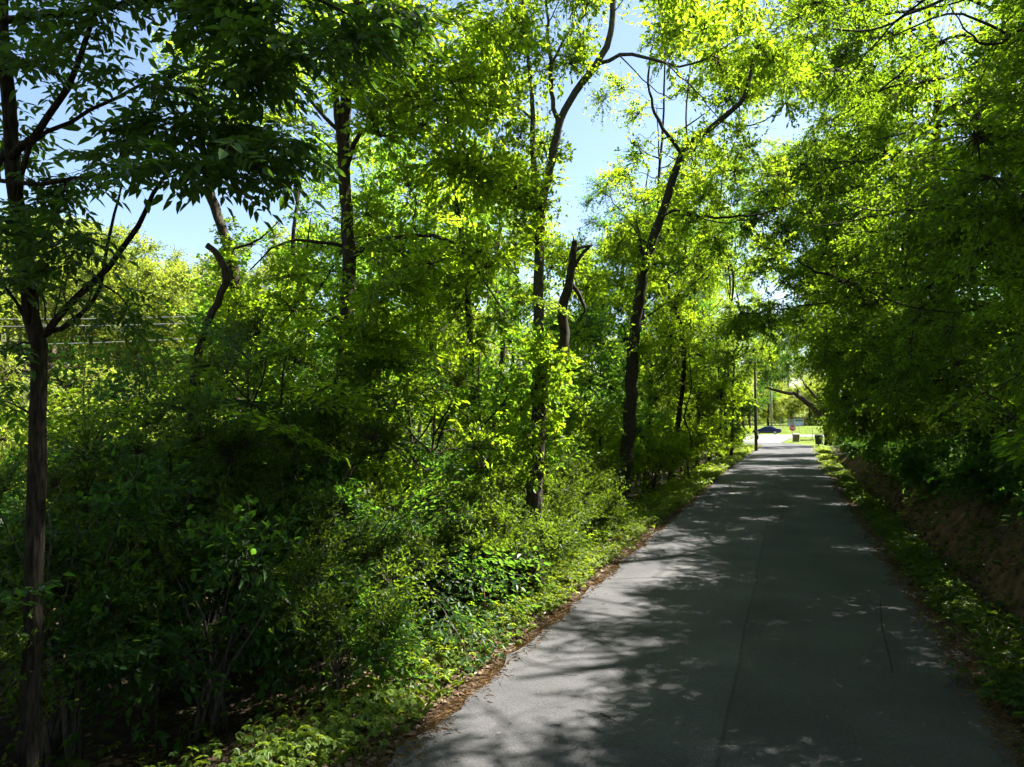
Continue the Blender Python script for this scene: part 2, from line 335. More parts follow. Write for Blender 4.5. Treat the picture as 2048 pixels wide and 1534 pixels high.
def spray_mesh(seed, lm, length=1.5, leaf=0.075, layers=3, gap=0.05, wratio=0.5):
    """flat layered bough, twigs side by side, leaves lying level"""
    r = np.random.default_rng(seed); P, D, N, L, W = [], [], [], [], []; tw = []
    for k in range(layers):
        a0 = (k - (layers - 1) / 2) * 0.5 + r.normal(0, .15); z0 = r.normal(0, .10); ln = length * r.uniform(.7, 1.05)
        t = np.linspace(0, 1, 9); main = np.stack([ln * t * math.cos(a0), ln * t * math.sin(a0), z0 * t + .16 * t - .34 * t ** 2], -1)
        tw.append((main, np.linspace(.009, .002, 9)))
        s = 0.12; side = 1
        while s < 1.0:
            i = s * 8; i0 = min(int(i), 7); b = main[i0] + (main[i0 + 1] - main[i0]) * (i - i0)
            sl = (0.62 * (1 - s) + 0.16) * length / 1.5 * r.uniform(.7, 1.15); an = a0 + side * r.uniform(.6, 1.0)
            tt = np.linspace(0, 1, 4); sub = b + np.stack([sl * tt * math.cos(an), sl * tt * math.sin(an), .05 * tt - .16 * sl * tt ** 2 + r.normal(0, .06) * tt], -1)
            tw.append((sub, np.linspace(.004, .0012, 4)))
            m = max(3, int(sl / gap)); q = (np.arange(m) + .5) / m; sd = np.where(np.arange(m) % 2 == 0, 1, -1)
            base = np.stack([np.interp(q, tt, sub[:, c]) for c in range(3)], -1)
            la = an + sd * r.uniform(.5, 1.1, m); la[-1] = an
            P.append(base); D.append(np.stack([np.cos(la), np.sin(la), r.normal(-.22, .25, m)], -1))
            N.append(np.stack([r.normal(0, .55, m), r.normal(0, .55, m), np.ones(m)], -1))
            L.append(leaf * r.uniform(.65, 1.2, m)); W.append(L[-1] * wratio * r.uniform(.85, 1.15, m))
            s += r.uniform(.035, .065) / length * 1.5; side = -side
    return foliage_mesh('foliage', [np.concatenate(a) for a in (P, D, N, L, W)], tw, lm, M['bark'], r)
def clump_mesh(seed, lm, rad=0.75, n_tw=34, per=15, leaf=0.08, wratio=0.5, up=0.35, flat=0.75, tilt=.55):
    """bunch of leafy twigs spreading from the end of a branch"""
    r = np.random.default_rng(seed); P, D, N, L, W = [], [], [], [], []; tw = []
    dirs = rand_dirs(n_tw, r); dirs[:, 2] = dirs[:, 2] * flat + up; dirs[:, 0] += .35; dirs = unit(dirs)
    for d in dirs:
        ln = rad * r.uniform(.55, 1.15); k = r.normal(0, .18, 3); t = np.linspace(0, 1, 5)[:, None]
        p = d * ln * t + k * ln * t ** 2 * .6 + np.array([0, 0, -.28 * ln]) * t ** 2
        tw.append((p, np.linspace(.006, .0015, 5) * rad / .75))
        m = per; q = r.uniform(.25, 1.02, m); base = np.stack([np.interp(q, np.linspace(0, 1, 5), p[:, c]) for c in range(3)], -1) + r.normal(0, .03 * rad, (m, 3))
        dd = unit(d + rand_dirs(m, r) * 1.0 + np.array([0, 0, -.3])); nn = np.stack([r.normal(0, tilt, m), r.normal(0, tilt, m), np.ones(m)], -1)
        P.append(base); D.append(dd); N.append(nn); L.append(leaf * r.uniform(.45, 1.3, m)); W.append(L[-1] * wratio * r.uniform(.8, 1.2, m))
    return foliage_mesh('foliage', [np.concatenate(a) for a in (P, D, N, L, W)], tw, lm, M['bark'], r)
def pinnate_arrays(r, ln=0.28, pairs=4, leaf=0.1):
    """one ash leaf: stalk with paired leaflets and one at the tip, growing along +X"""
    t = np.linspace(0, 1, 6); st = np.stack([ln * t, r.normal(0, .02) * t ** 2, .05 * t - .12 * t ** 2], -1)
    P, D, N, L, W = [], [], [], [], []
    for k in range(pairs):
        q = .3 + .6 * k / (pairs - .3)
        for s in (-1, 1):
            P.append([np.interp(q, t, st[:, c]) for c in range(3)]); a = s * r.uniform(.8, 1.1)
            D.append([math.cos(a), math.sin(a), r.normal(-.3, .14)]); N.append([r.normal(0, .2), r.normal(0, .2) + s * .2, 1]); L.append(leaf * r.uniform(.8, 1.1) * (1 - .2 * abs(k - 1.5) / 2))
    P.append(st[-1]); D.append([1, r.normal(0, .15), -.35]); N.append([.2, r.normal(0, .2), 1]); L.append(leaf * 1.1)
    L = np.array(L); return [np.array(P, float), np.array(D, float), np.array(N, float), L, L * r.uniform(.36, .44)], [(st, np.linspace(.0025, .001, 6))]
LIB = {}
LIB['ash'] = [(lambda r: foliage_mesh('leaf', *pinnate_arrays(r, r.uniform(.22, .32), int(r.integers(3, 5))), M['leaf_ash'], M['bark'], r))(np.random.default_rng(50 + i)) for i in range(8)]
LIB['main'] = [clump_mesh(100 + i, M['leaf_main'], rad=.8, leaf=.118, n_tw=30, per=12, wratio=.48) for i in range(8)]
LIB['fresh'] = [clump_mesh(110 + i, M['leaf_fresh'], rad=.85, leaf=.105, n_tw=32, per=12, wratio=.56, flat=.5) for i in range(5)]
LIB['mainspray'] = [spray_mesh(130 + i, M['leaf_main'], leaf=.115, gap=.075) for i in range(6)]
LIB['beech'] = [spray_mesh(150 + i, M['leaf_beech'], length=1.6, leaf=.098, layers=3, gap=.065) for i in range(4)] + [clump_mesh(160 + i, M['leaf_beech'], rad=.9, n_tw=32, per=13, leaf=.10, up=-.1, flat=.42) for i in range(7)]
LIB['beechclump'] = LIB['beech'][3:]
LIB['beechfar'] = [clump_mesh(180 + i, M['leaf_beech'], rad=1.15, n_tw=38, per=13, leaf=.14, up=-.05, flat=.5) for i in range(5)]
LIB['dark'] = [clump_mesh(170 + i, M['leaf_cool'], leaf=.10, n_tw=32, per=13) for i in range(4)]
LIB['sapling'] = [spray_mesh(190 + i, M['leaf_cool'], length=1.3, leaf=.085, gap=.06) for i in range(4)]
LIB['shrub'] = [clump_mesh(200 + i, M['leaf_shrub'], rad=.66, n_tw=34, per=17, leaf=.064, up=.75, wratio=.46, tilt=.7) for i in range(7)]
LIB['mid'] = [clump_mesh(220 + i, M['leaf_main'], rad=1.15, n_tw=46, per=15, leaf=.12, wratio=.55) for i in range(5)]
LIB['midcool'] = [clump_mesh(240 + i, M['leaf_cool'], rad=1.15, n_tw=46, per=15, leaf=.12, wratio=.55) for i in range(4)]
LIB['far'] = [clump_mesh(260 + i, M['leaf_far'], rad=2.0, n_tw=44, per=14, leaf=.22, wratio=.62) for i in range(5)]
LIB['ivy'] = [clump_mesh(280 + i, M['leaf_main'], rad=.3, n_tw=20, per=9, leaf=.07, wratio=.75, flat=1, up=0) for i in range(3)]

# ------------------------------------------------------------------ where light and sky come through
def shadow_xy(P): P = np.asarray(P, float); return P[..., :2] - S[:2] * (P[..., 2:3] / S[2])
GAPS = [(1195, 330, 50, 150), (1290, 290, 40, 60), (370, 440, 190, 55), (300, 110, 60, 110), (150, 270, 70, 60), (1345, 165, 60, 36), (1455, 235, 30, 22), (1555, 600, 22, 16), (1250, 60, 30, 30)]
def keep(P, r, sky_p=0.12, reach=0.0):
    """thin the crowns where the photograph shows open sky, and above the strip of sunlit verge"""
    px, py, d = proj(P)
    if d > 0.5:
        m = (.5 + reach) * FPX / d
        if d < 100 and 1512 - m < px < 1640 + m and 772 - m < py < 910 + m: return False     # the road corridor is clear of boughs
        if d < 26.5 and ((px - 1740) / 105) ** 2 + ((py - 585) / 42) ** 2 < 1 and r.random() > .12: return False   # the crooked limb shows here
        for gx, gy, rx, ry in GAPS:
            m = reach * FPX / d
            if ((px - gx) / (rx + m)) ** 2 + ((py - gy) / (ry + m)) ** 2 < 1 and r.random() > sky_p: return False
    if P[2] > 2.6:
        sx, sy = shadow_xy(P)
        if 4.6 < sy < 75:
            far = min(1.0, max(0.0, (sy - 17) / 14))
            if -6.8 < sx < -3.3 and sy > 6.4 and r.random() > 0.05 + .7 * far: return False
            if -3.3 <= sx < -2.0 and r.random() > 0.05 + .7 * far: return False
            if -2.0 <= sx < -1.0 and r.random() > 0.55 + .4 * far: return False
        if P[0] > -4.6:                      # crowns over the road let the sun through to the edge of the left wood
            t = (P[0] + 6) / S[0]; zz = P[2] - t * S[2]; yy = P[1] - t * S[1]
            if .5 < zz < 9 and 11 < yy < 62 and r.random() > .42: return False
    return True

# ------------------------------------------------------------------ trees
def quat_dir(d, roll=0.0, droop=0.0):
    d = np.asarray(d, float); d = d / (np.linalg.norm(d) + 1e-9)
    h = math.atan2(d[1], d[0]); e = math.asin(max(-1, min(1, d[2]))) - droop
    return Quaternion((0, 0, 1), h) @ Quaternion((0, 1, 0), -e) @ Quaternion((1, 0, 0), roll)
def put(lib, parent, loc, q, sc, name='foliage', r=random):
    o = bpy.data.objects.new(name, lib[r.randrange(len(lib))] if isinstance(lib, list) else lib)
    COL.objects.link(o); o.parent = parent; o.location = tuple(float(v) for v in loc); o.rotation_mode = 'QUATERNION'; o.rotation_quaternion = q; o.scale = (sc, sc, sc)
    return o
class Tree:
    def __init__(s, name, base, label, cat, group=None, bark='bark', seed=0):
        s.base = np.array([base[0], base[1], float(H(base[0], base[1]))]); s.root = empty(name, s.base); tag(s.root, label, cat, group)
        s.r = np.random.default_rng(seed + 1000); s.nodes = []; s.rad = []; s.bark = M[bark]; s.crown = None; s.nb = 0; s.tubes = []
    def stem(s, P, r0, r1, name='limb', n=8, jit=0.012, step=.25, lump=.05, flare=0.0, nodes=True):
        P = spline(np.asarray(P, float), step); m = len(P)
        if jit: P[1:-1] += s.r.normal(0, jit, (m - 2, 3))
        t = np.linspace(0, 1, m); R = r0 + (r1 - r0) * t
        if flare: R = R * (1 + flare * np.exp(-(P[:, 2] - P[0, 2]) / .25))
        V, F = tube_arrays(P - s.base, R, n, lump); k = len(V)
        idx = np.concatenate([F.ravel(), np.arange(n)[::-1], np.arange(k - n, k)]); ps = np.concatenate([np.full(len(F), 4), [n, n]])
        o = obj(name, mesh_np(name, V, ps, idx, s.bark, smooth=True), s.root)
        if nodes: s.nodes += list(P); s.rad += list(R)
        return o, P
    def crown_root(s):
        if s.crown is None: s.crown = empty('crown', (0, 0, 0), s.root)
        return s.crown
    def grow(s, pts, lib, sc=(.85, 1.2), sides=5, rmax=.05, droop=0.0, roll=.35, level=False, sky_p=.12, check=True, size=.5, maxlen=9):
        """boughs at pts, each joined to the tree by a curved branch from the nearest wood"""
        pts = [p for p in pts if not check or keep(p, s.r, sky_p, size)]
        if not pts: return
        c = s.crown_root(); N = np.array(s.nodes); R = np.array(s.rad)
        pts = sorted(pts, key=lambda p: np.min(np.sum((N - p) ** 2, 1)))
        for p in pts:
            d = np.linalg.norm(N - p, axis=1) + np.clip(N[:, 2] - p[2] + .1, 0, None) * .9
            k = int(np.argmin(d)); a = N[k]; ln = np.linalg.norm(p - a)
            if ln > maxlen: continue
            dirn = p - a
            if ln > .12:
                mid = a + dirn * .5 + np.array([0, 0, .12 * ln]) + s.r.normal(0, .06 * ln, 3)
                P = spline(np.array([a, a + dirn * .2 + np.array([0, 0, .03 * ln]) + s.r.normal(0, .03 * ln, 3), mid, p]), max(.2, ln / 6))
                r0 = min(R[k] * .7, rmax, .010 + .011 * ln); m = len(P); rr = np.linspace(r0, .006, m)
                V, F = tube_arrays(P - s.base, rr, sides); s.tubes.append((V, F))
                N = np.vstack([N, P[1:]]); R = np.concatenate([R, rr[1:]])
                dirn = P[-1] - P[-2]
            if level: dirn = np.array([dirn[0], dirn[1], 0]) ; dirn[2] = -.12 * np.linalg.norm(dirn)
            q = quat_dir(dirn + s.r.normal(0, .15, 3) * np.linalg.norm(dirn), s.r.normal(0, roll), droop)
            put(lib, c, p - s.base, q, float(s.r.uniform(*sc))); s.nb += 1
        s.nodes = list(N); s.rad = list(R)
    def finish(s):
        if s.tubes:
            n = 0; Vs, Fs = [], []
            for V, F in s.tubes: Vs.append(V); Fs.append(F + n); n += len(V)
            F = np.concatenate(Fs); tag(obj('branches', mesh_np('branches', np.concatenate(Vs), np.full(len(F), 4), F, s.bark, smooth=True), s.root), kind='stuff')
        return s.root
def pix(seq, d):
    """pixel polyline + depth(s) -> 3-D points"""
    ds = np.linspace(d[0], d[1], len(seq)) if isinstance(d, tuple) else [d] * len(seq)
    return np.array([at(x, y, k) for (x, y), k in zip(seq, ds)])
def blob(r, c, rad, n, shell=.35):
    """n points in an ellipsoid, fewer in the middle"""
    v = unit(r.normal(size=(n, 3))); q = (shell + (1 - shell) * r.random(n)) ** (1 / 2.2)
    return list(np.asarray(c) + v * q[:, None] * np.asarray(rad))
def pblob(r, px, py, d, rx, ry, rd, n, shell=.2):
    u = blob(r, (0, 0, 0), (1, 1, 1), n, shell)
    return [at(px + v[0] * rx, py + v[1] * ry, d + v[2] * rd) for v in u]
def ground_from(P, sink=.12):
    """continue a trunk polyline (lowest point first) down to the ground"""
    p = P[0]; return np.vstack([[p[0] + .02, p[1], float(H(p[0], p[1])) - sink], P])

# --- the ash at the near left
def tree_ash():
    P = ground_from(pix([(58, 1480), (66, 1200), (72, 980), (78, 760), (58, 570), (26, 370), (8, 120), (-8, -150), (-25, -420)], 6.0))
    t = Tree('ash_tree', P[0], 'slender ash tree with feathery dark leaves, nearest trunk beside the dark thicket', 'tree', bark='bark_dark', seed=1)
    t.stem(P, .082, .045, 'trunk', 10, flare=.4)
    for q, d, r0 in (([(88, 668), (105, 648), (160, 590), (215, 532), (270, 452), (312, 388), (352, 325), (400, 250)], (6.0, 5.7), .038),
                     ([(92, 664), (150, 642), (185, 600), (210, 530), (228, 430), (243, 370)], (6.0, 6.3), .024),
                     ([(18, 320), (62, 275), (132, 180), (182, 60), (214, -60), (240, -200)], (6.0, 5.4), .04),
                     ([(40, 420), (60, 290), (140, 245), (230, 195), (330, 150), (420, 130)], (6.0, 5.6), .026),
                     ([(10, 300), (0, 362), (130, 360), (290, 342), (430, 300), (560, 270)], (6.0, 5.0), .022),
                     ([(0, 40), (180, 20), (380, -10), (560, -20), (700, 30)], (6.0, 4.8), .035),
                     ([(0, -100), (220, -60), (420, 60), (520, 150)], (6.0, 5.2), .03),
                     ([(85, 700), (30, 600), (-30, 520)], (6.0, 5.8), .018)):
        t.stem(pix(q, d), r0, .008, 'limb', 6, .01, .2)
    for q in ([(90, 640), (84, 560), (90, 500)], [(105, 650), (118, 590), (133, 520)], [(150, 640), (128, 590), (138, 540)], [(120, 655), (180, 600), (182, 470)]):
        t.stem(pix(q, 6.1), .008, .003, 'dead_twig', 5, .004, .1, nodes=False)
    r = t.r; pts = []
    for px, py, d, rx, ry, n in ((150, 60, 5.6, 200, 140, 30), (420, 120, 5.2, 210, 170, 36), (580, 60, 5.0, 190, 120, 16), (330, 310, 5.0, 260, 90, 24), (510, 300, 5.0, 150, 100, 14), (100, 440, 5.6, 130, 60, 14), (70, 300, 5.8, 120, 90, 12),
                             (90, 560, 5.6, 120, 50, 6), (40, 760, 5.8, 60, 90, 3), (220, -120, 5.4, 260, 110, 20), (720, 40, 4.8, 90, 60, 8), (240, 640, 5.7, 60, 40, 3)):
        pts += pblob(r, px, py, d, rx, ry, 1.0, n)
    N = np.array(t.nodes); R = np.array(t.rad); c = t.crown_root(); spots = []
    gaps = [(300, 90, 55, 85), (140, 270, 70, 45), (370, 440, 190, 55)]
    for p in sorted(pts, key=lambda p: np.min(np.sum((N - p) ** 2, 1))):
        px, py, d = proj(p)
        if any(((px - a) / e) ** 2 + ((py - b) / f) ** 2 < 1 for a, b, e, f in gaps): continue
        k = int(np.argmin(np.linalg.norm(N - p, axis=1))); a = N[k]; ln = np.linalg.norm(p - a); dirn = p - a
        P = spline(np.array([a, a + dirn * .5 + np.array([0, 0, .1 * ln]) + r.normal(0, .04 * ln, 3), p]), max(.1, ln / 5))
        rr = np.linspace(min(R[k] * .6, .012), .003, len(P)); t.tubes.append(tube_arrays(P - t.base, rr, 5)); t.tubes[-1] = t.tubes[-1]
        N = np.vstack([N, P[1:]]); R = np.concatenate([R, rr[1:]])
        h = math.atan2(dirn[1], dirn[0])
        for j in range(8):
            q = P[max(0, len(P) - 1 - j // 2)] if j > 1 else P[-1]; g = h + (j % 2 * 2 - 1) * r.uniform(.3, 1.5) if j else h
            spots.append((q + r.normal(0, .02, 3), g, r.uniform(-.55, .25), r.normal(0, .35), r.uniform(.85, 1.2)))
    def size(s_): return -s_[4] / np.linalg.norm(s_[0] - CC) if -100 < proj(s_[0])[0] < 2100 and -100 < proj(s_[0])[1] < 1600 else 1
    spots.sort(key=size)
    for q, h, e, ro, sc in spots[:300]:
        put(LIB['ash'], c, q - t.base, quat_dir((math.cos(h) * math.cos(e), math.sin(h) * math.cos(e), math.sin(e)), ro), float(sc), 'leaf')
    # the remaining leaves, joined
    bases = []
    for m in LIB['ash']:
        V = np.zeros(len(m.vertices) * 3, np.float32); m.vertices.foreach_get('co', V); I = np.zeros(len(m.loops), np.int32); m.loops.foreach_get('vertex_index', I)
        mi = np.zeros(len(m.polygons), np.int32); m.polygons.foreach_get('material_index', mi); bases.append((V.reshape(-1, 3), I.reshape(-1, 4), mi))
    Vs, Fs, Ms, Rs, n = [], [], [], [], 0
    for q, h, e, ro, sc in spots[300:]:
        V, I, mi = bases[int(r.integers(len(bases)))]; mt = np.array(quat_dir((math.cos(h) * math.cos(e), math.sin(h) * math.cos(e), math.sin(e)), ro).to_matrix())
        Vs.append(V @ mt.T * sc + (q - t.base)); Fs.append(I + n); Ms.append(mi); Rs.append(np.full(len(I), r.random())); n += len(V)
    F = np.concatenate(Fs); o = obj('foliage', mesh_np('foliage', np.concatenate(Vs), np.full(len(F), 4), F, [M['leaf_ash'], M['bark']], np.concatenate(Ms), np.concatenate(Rs)), c)
    tag(o, kind='stuff'); t.finish()
tree_ash()

def tree_main():
    """the straight tree left of the middle"""
    P = ground_from(pix([(684, 900), (690, 700), (697, 510), (687, 320), (692, 200), (708, 80), (714, -60), (720, -330)], 13.5))
    t = Tree('broadleaf_tree', P[0], 'straight dark trunk with a long arching lower branch, second tall tree from the ash', 'tree', seed=2)
    t.stem(P, .165, .08, 'trunk', 12, flare=.4)
    for q, d, r0 in (([(690, 345), (675, 230), (668, 120), (660, 0), (648, -220)], (13.5, 13.2), .08),
                     ([(698, 520), (712, 506), (750, 485), (800, 474), (870, 470), (925, 498), (962, 552), (1010, 625)], (13.5, 12.0), .062),
                     ([(690, 345), (706, 290), (742, 255), (800, 225), (880, 200), (960, 210)], (13.5, 12.4), .05),
                     ([(694, 494), (640, 485), (590, 481), (540, 500), (500, 540)], (13.5, 13.0), .04),
                     ([(688, 270), (640, 222), (600, 170), (560, 100)], (13.5, 13.8), .045),
                     ([(712, 20), (780, -80), (880, -200), (1000, -330)], (13.5, 12.0), .07),
                     ([(715, -60), (640, -200), (520, -330), (420, -420)], (13.5, 12.0), .07),
                     ([(718, -200), (760, -350), (860, -480)], (13.5, 10.5), .06),
                     ([(718, -260), (640, -420), (600, -560)], (13.5, 11), .06)):
        t.stem(pix(q, d), r0, .012, 'limb', 8, .015)
    r = t.r
    pts = pblob(r, 810, 300, 13.2, 190, 220, 1.6, 26) + pblob(r, 640, 150, 13.6, 120, 160, 1.6, 14) + pblob(r, 880, 120, 13, 150, 140, 1.8, 18) + pblob(r, 880, 540, 12.4, 190, 110, 1.2, 13)
    pts += pblob(r, 580, 560, 13.0, 110, 90, 1.0, 7) + pblob(r, 770, 680, 12.4, 110, 60, 1.0, 9)
    t.grow(pts, LIB['main'] + LIB['mainspray'])
    # unseen high crown, added above the frame to shade the ash and thicket
    t.grow(blob(r, (-0.9, 10.6, 13.6), (2.6, 5.4, 2.0), 105, .02), LIB['main'] + LIB['mainspray'], sc=(1.2, 1.6), maxlen=14)
    t.grow(blob(r, (-6.0, 8.6, 13.6), (3.2, 3.0, 2.0), 30, .1), LIB['main'], sc=(1.0, 1.4), maxlen=12)
    t.finish()
tree_main()

def tree_forked():
    P = ground_from(pix([(1072, 960), (1075, 760), (1078, 540), (1084, 415), (1100, 340), (1120, 240), (1152, 185), (1190, 130), (1220, 70), (1226, -40), (1215, -220)], 20))
    t = Tree('broadleaf_tree', P[0], 'tall pale-barked tree forking into spreading limbs against the sky gap', 'tree', bark='bark_pale', seed=3)
    t.stem(P, .20, .06, 'trunk', 12, flare=.3)
    for q, d, r0 in (([(1080, 470), (1068, 350), (1064, 200), (1050, 60), (1040, -120)], (20, 20.5), .11),
                     ([(1116, 255), (1103, 180), (1100, 120), (1092, 0), (1080, -140)], (20, 19.6), .075),
                     ([(1192, 128), (1240, 112), (1290, 115), (1360, 130), (1430, 106), (1485, 70)], (20, 18.6), .06),
                     ([(1100, 130), (1140, 60), (1170, 30), (1180, -60)], (20, 20), .04),
                     ([(1066, 240), (1020, 190), (985, 120), (960, 30)], (20, 20), .04),
                     ([(1075, 400), (1030, 330), (985, 300)], (20, 20), .04),
                     ([(1330, 124), (1390, 180), (1440, 240)], (18.8, 18), .02),
                     ([(1240, 112), (1300, 170), (1345, 200)], (19.6, 19), .02)):
        t.stem(pix(q, d), r0, .012, 'limb', 8, .02)
    r = t.r
    pts = pblob(r, 1010, 220, 20, 110, 190, 2, 26) + pblob(r, 1120, 40, 20, 120, 110, 2, 20) + pblob(r, 1050, 420, 20, 70, 90, 1.5, 9) + pblob(r, 1130, 560, 20.5, 60, 60, 1.2, 6) + pblob(r, 1370, 60, 18.6, 170, 130, 2, 34) + pblob(r, 1300, 190, 19, 90, 60, 1.2, 8)
    t.grow(pts, LIB['main'], sc=(.9, 1.25))
    t.grow(pblob(r, 1100, -200, 20, 220, 120, 2.5, 30), LIB['main'], sc=(1, 1.4))
    t.finish()
tree_forked()

def tree_snag():
    P = ground_from(pix([(1064, 1040), (1074, 930), (1080, 810), (1086, 752), (1104, 728), (1128, 690), (1126, 640), (1130, 598), (1143, 548), (1149, 500), (1148, 482)], 13))
    t = Tree('snag', P[0], 'broken dead trunk with a snapped splintered top, wrapped in vines beside the sunlit verge', 'tree', seed=4)
    t.stem(P, .20, .055, 'trunk', 12, .018, .2, .08, flare=.5)
    t.stem(pix([(1080, 800), (1078, 760), (1076, 735)], 13), .16, .13, 'trunk_stub', 10, .01, .1, .1)
    t.stem(pix([(1140, 558), (1147, 535), (1162, 512), (1174, 498), (1184, 489)], 13), .042, .03, 'stub', 7, .004, .06, .1)
    t.stem(pix([(1149, 503), (1160, 496), (1172, 493), (1182, 491)], 13), .034, .026, 'bent_limb', 7, .003, .06, .1)
    t.stem(pix([(1146, 500), (1147, 480), (1146, 470)], 13), .03, .004, 'splinter', 5, .002, .05)
    t.stem(pix([(1136, 560), (1152, 578), (1170, 612), (1164, 632), (1156, 645)], 13), .05, .014, 'hanging_limb', 7, .01, .1, .1)
    r = t.r
    for q, n in (((1092, 800), 9), ((1100, 740), 7), ((1072, 900), 7), ((1110, 720), 2)):
        t.grow([at(q[0] + r.normal(0, 22), q[1] + r.normal(0, 40), 12.8 + r.normal(0, .2)) for _ in range(n)], LIB['ivy'], sc=(.8, 1.4), check=False)
    t.finish()
tree_snag()

def tree_leaning():
    P = ground_from(pix([(1240, 990), (1256, 880), (1264, 750), (1275, 620), (1300, 500), (1330, 410), (1352, 340), (1376, 292), (1440, 242), (1488, 192), (1510, 110), (1520, 20)], 25))
    t = Tree('broadleaf_tree', P[0], 'dark trunk leaning over the road with a crooked upper limb, behind the sunlit verge', 'tree', seed=5)
    t.stem(P, .27, .05, 'trunk', 12, .02, .3, flare=.4)
    for q, d, r0 in (([(1292, 530), (1278, 480), (1274, 430)], (25, 25), .1), ([(1322, 430), (1362, 420), (1430, 437), (1530, 424), (1600, 400)], (25, 22.5), .06), ([(1365, 310), (1335, 270), (1308, 225), (1298, 150), (1310, 60)], (25, 25), .08),
                     ([(1390, 425), (1420, 445), (1480, 442), (1540, 430)], (23.6, 22), .025), ([(1262, 760), (1250, 660), (1238, 645)], (25, 24.5), .04), ([(1300, 500), (1240, 420), (1200, 380)], (25, 26), .04), ([(1440, 242), (1480, 255), (1560, 230)], (25, 24), .04)):
        t.stem(pix(q, d), r0, .015, 'limb', 8, .025)
    r = t.r
    pts = pblob(r, 1340, 300, 25, 170, 130, 2.5, 30) + pblob(r, 1340, 480, 25, 160, 90, 2.5, 20) + pblob(r, 1530, 140, 24, 140, 150, 2, 50) + pblob(r, 1500, 380, 23.5, 150, 130, 2, 44) + pblob(r, 1380, 120, 24, 100, 90, 2, 14) + pblob(r, 1250, 520, 26, 60, 90, 1.5, 9) + pblob(r, 1320, 640, 24.5, 90, 90, 1.5, 12)
    t.grow(pts, LIB['main'], sc=(.95, 1.35), sky_p=.35)
    t.grow(pblob(r, 1440, -60, 24, 160, 90, 2.5, 14), LIB['main'], sc=(1, 1.4))
    t.finish()
tree_leaning()

def tree_vine():
    P = ground_from(pix([(470, 900), (464, 690), (470, 560), (452, 480), (428, 410), (415, 340)], 14))
    t = Tree('broadleaf_tree', P[0], 'crooked vine-covered trunk leaning left against blue sky above the thicket', 'tree', seed=6)
    t.stem(P, .15, .09, 'trunk', 10, .02, .2, .1, flare=.3)
    t.stem(pix([(415, 340), (400, 260), (410, 160), (430, 60)], (14, 13.6)), .09, .03, 'limb', 8)
    t.stem(pix([(455, 500), (520, 480), (560, 440)], (14, 13.6)), .03, .01, 'limb', 6)
    r = t.r
    t.grow([at(q + r.normal(0, 18), y, 13.9 + r.normal(0, .15)) for q, y in ((466, 650), (470, 600), (468, 560), (462, 520), (450, 480), (440, 450), (470, 690), (465, 720), (470, 760))], LIB['ivy'], sc=(.8, 1.5), check=False)
    t.grow(pblob(r, 480, 620, 14, 70, 60, 1, 7) + pblob(r, 430, 180, 13.6, 110, 110, 1.2, 12), LIB['main'], sc=(.7, 1), check=False)
    t.finish()
    P = ground_from(pix([(384, 860), (398, 700), (425, 620), (452, 555), (440, 520), (414, 490)], 12.5))
    t = Tree('snag', P[0], 'short bent broken trunk with a jagged stub, beside the vine-covered tree', 'tree', seed=61)
    t.stem(P, .14, .05, 'trunk', 10, .015, .15, .1, flare=.3)
    t.grow([at(q + t.r.normal(0, 20), y, 12.4) for q, y in ((400, 690), (410, 660), (390, 740), (380, 780))], LIB['ivy'], sc=(.9, 1.4), check=False)
    t.finish()
    P = ground_from(pix([(945, 900), (945, 800), (938, 640), (934, 560), (918, 430), (905, 330), (890, 200)], 20))
    t = Tree('broadleaf_tree', P[0], 'thin dark trunk hung with vines midway between two thicker trees', 'tree', seed=62)
    t.stem(P, .13, .05, 'trunk', 9, .02, .25, .08, flare=.3)
    t.grow([at(940 + t.r.normal(0, 14), y, 19.8) for y in range(560, 850, 26)], LIB['ivy'], sc=(.9, 1.6), check=False)
    t.grow(pblob(t.r, 900, 300, 20, 130, 160, 2, 26) + pblob(t.r, 950, 560, 20, 120, 100, 1.6, 14), LIB['main'])
    t.finish()
tree_vine()

def auto_tree(name, x, y, h, cr, label, group, lib, nb, seed, z0=.3, r0=.16, lean=(0, 0), bark='bark', sc=(.9, 1.3), level=False, sky_p=.1, size=.6, cat='tree', check=True, shape=None, maxlen=9):
    """a woodland tree: tapering trunk, a few limbs and a crown of boughs from z0*h up"""
    t = Tree(name, (x, y), label, cat, group, bark, seed); r = t.r; b = t.base
    k = 6; P = [b + np.array([lean[0] * (i / k) ** 1.3 + r.normal(0, .012 * h) * (i > 0), lean[1] * (i / k) ** 1.3 + r.normal(0, .012 * h) * (i > 0), -.1 + h * .88 * i / k]) for i in range(k + 1)]
    _, T = t.stem(P, r0, r0 * .3, 'trunk', 8, .01, .5, .05, flare=.35)
    for j in range(5):
        q = T[int(len(T) * r.uniform(.35, .8))]; a = r.uniform(0, 2 * math.pi); ln = cr * r.uniform(.5, .9)
        e = np.array([math.cos(a) * ln, math.sin(a) * ln, ln * r.uniform(.4, .9)])
        t.stem([q, q + e * .5 + np.array([0, 0, -.05 * ln]), q + e], r0 * .35, .015, 'limb', 6, .02, .5)
    cz = b[2] + h * (z0 + 1) / 2; hz = h * (1 - z0) / 2
    pts = blob(r, (b[0] + lean[0] * .7, b[1] + lean[1] * .7, cz), (cr, cr, hz), nb, .3)
    t.grow(pts, lib, sc=sc, level=level, sky_p=sky_p, size=size, check=check, maxlen=maxlen)
    return t.finish()

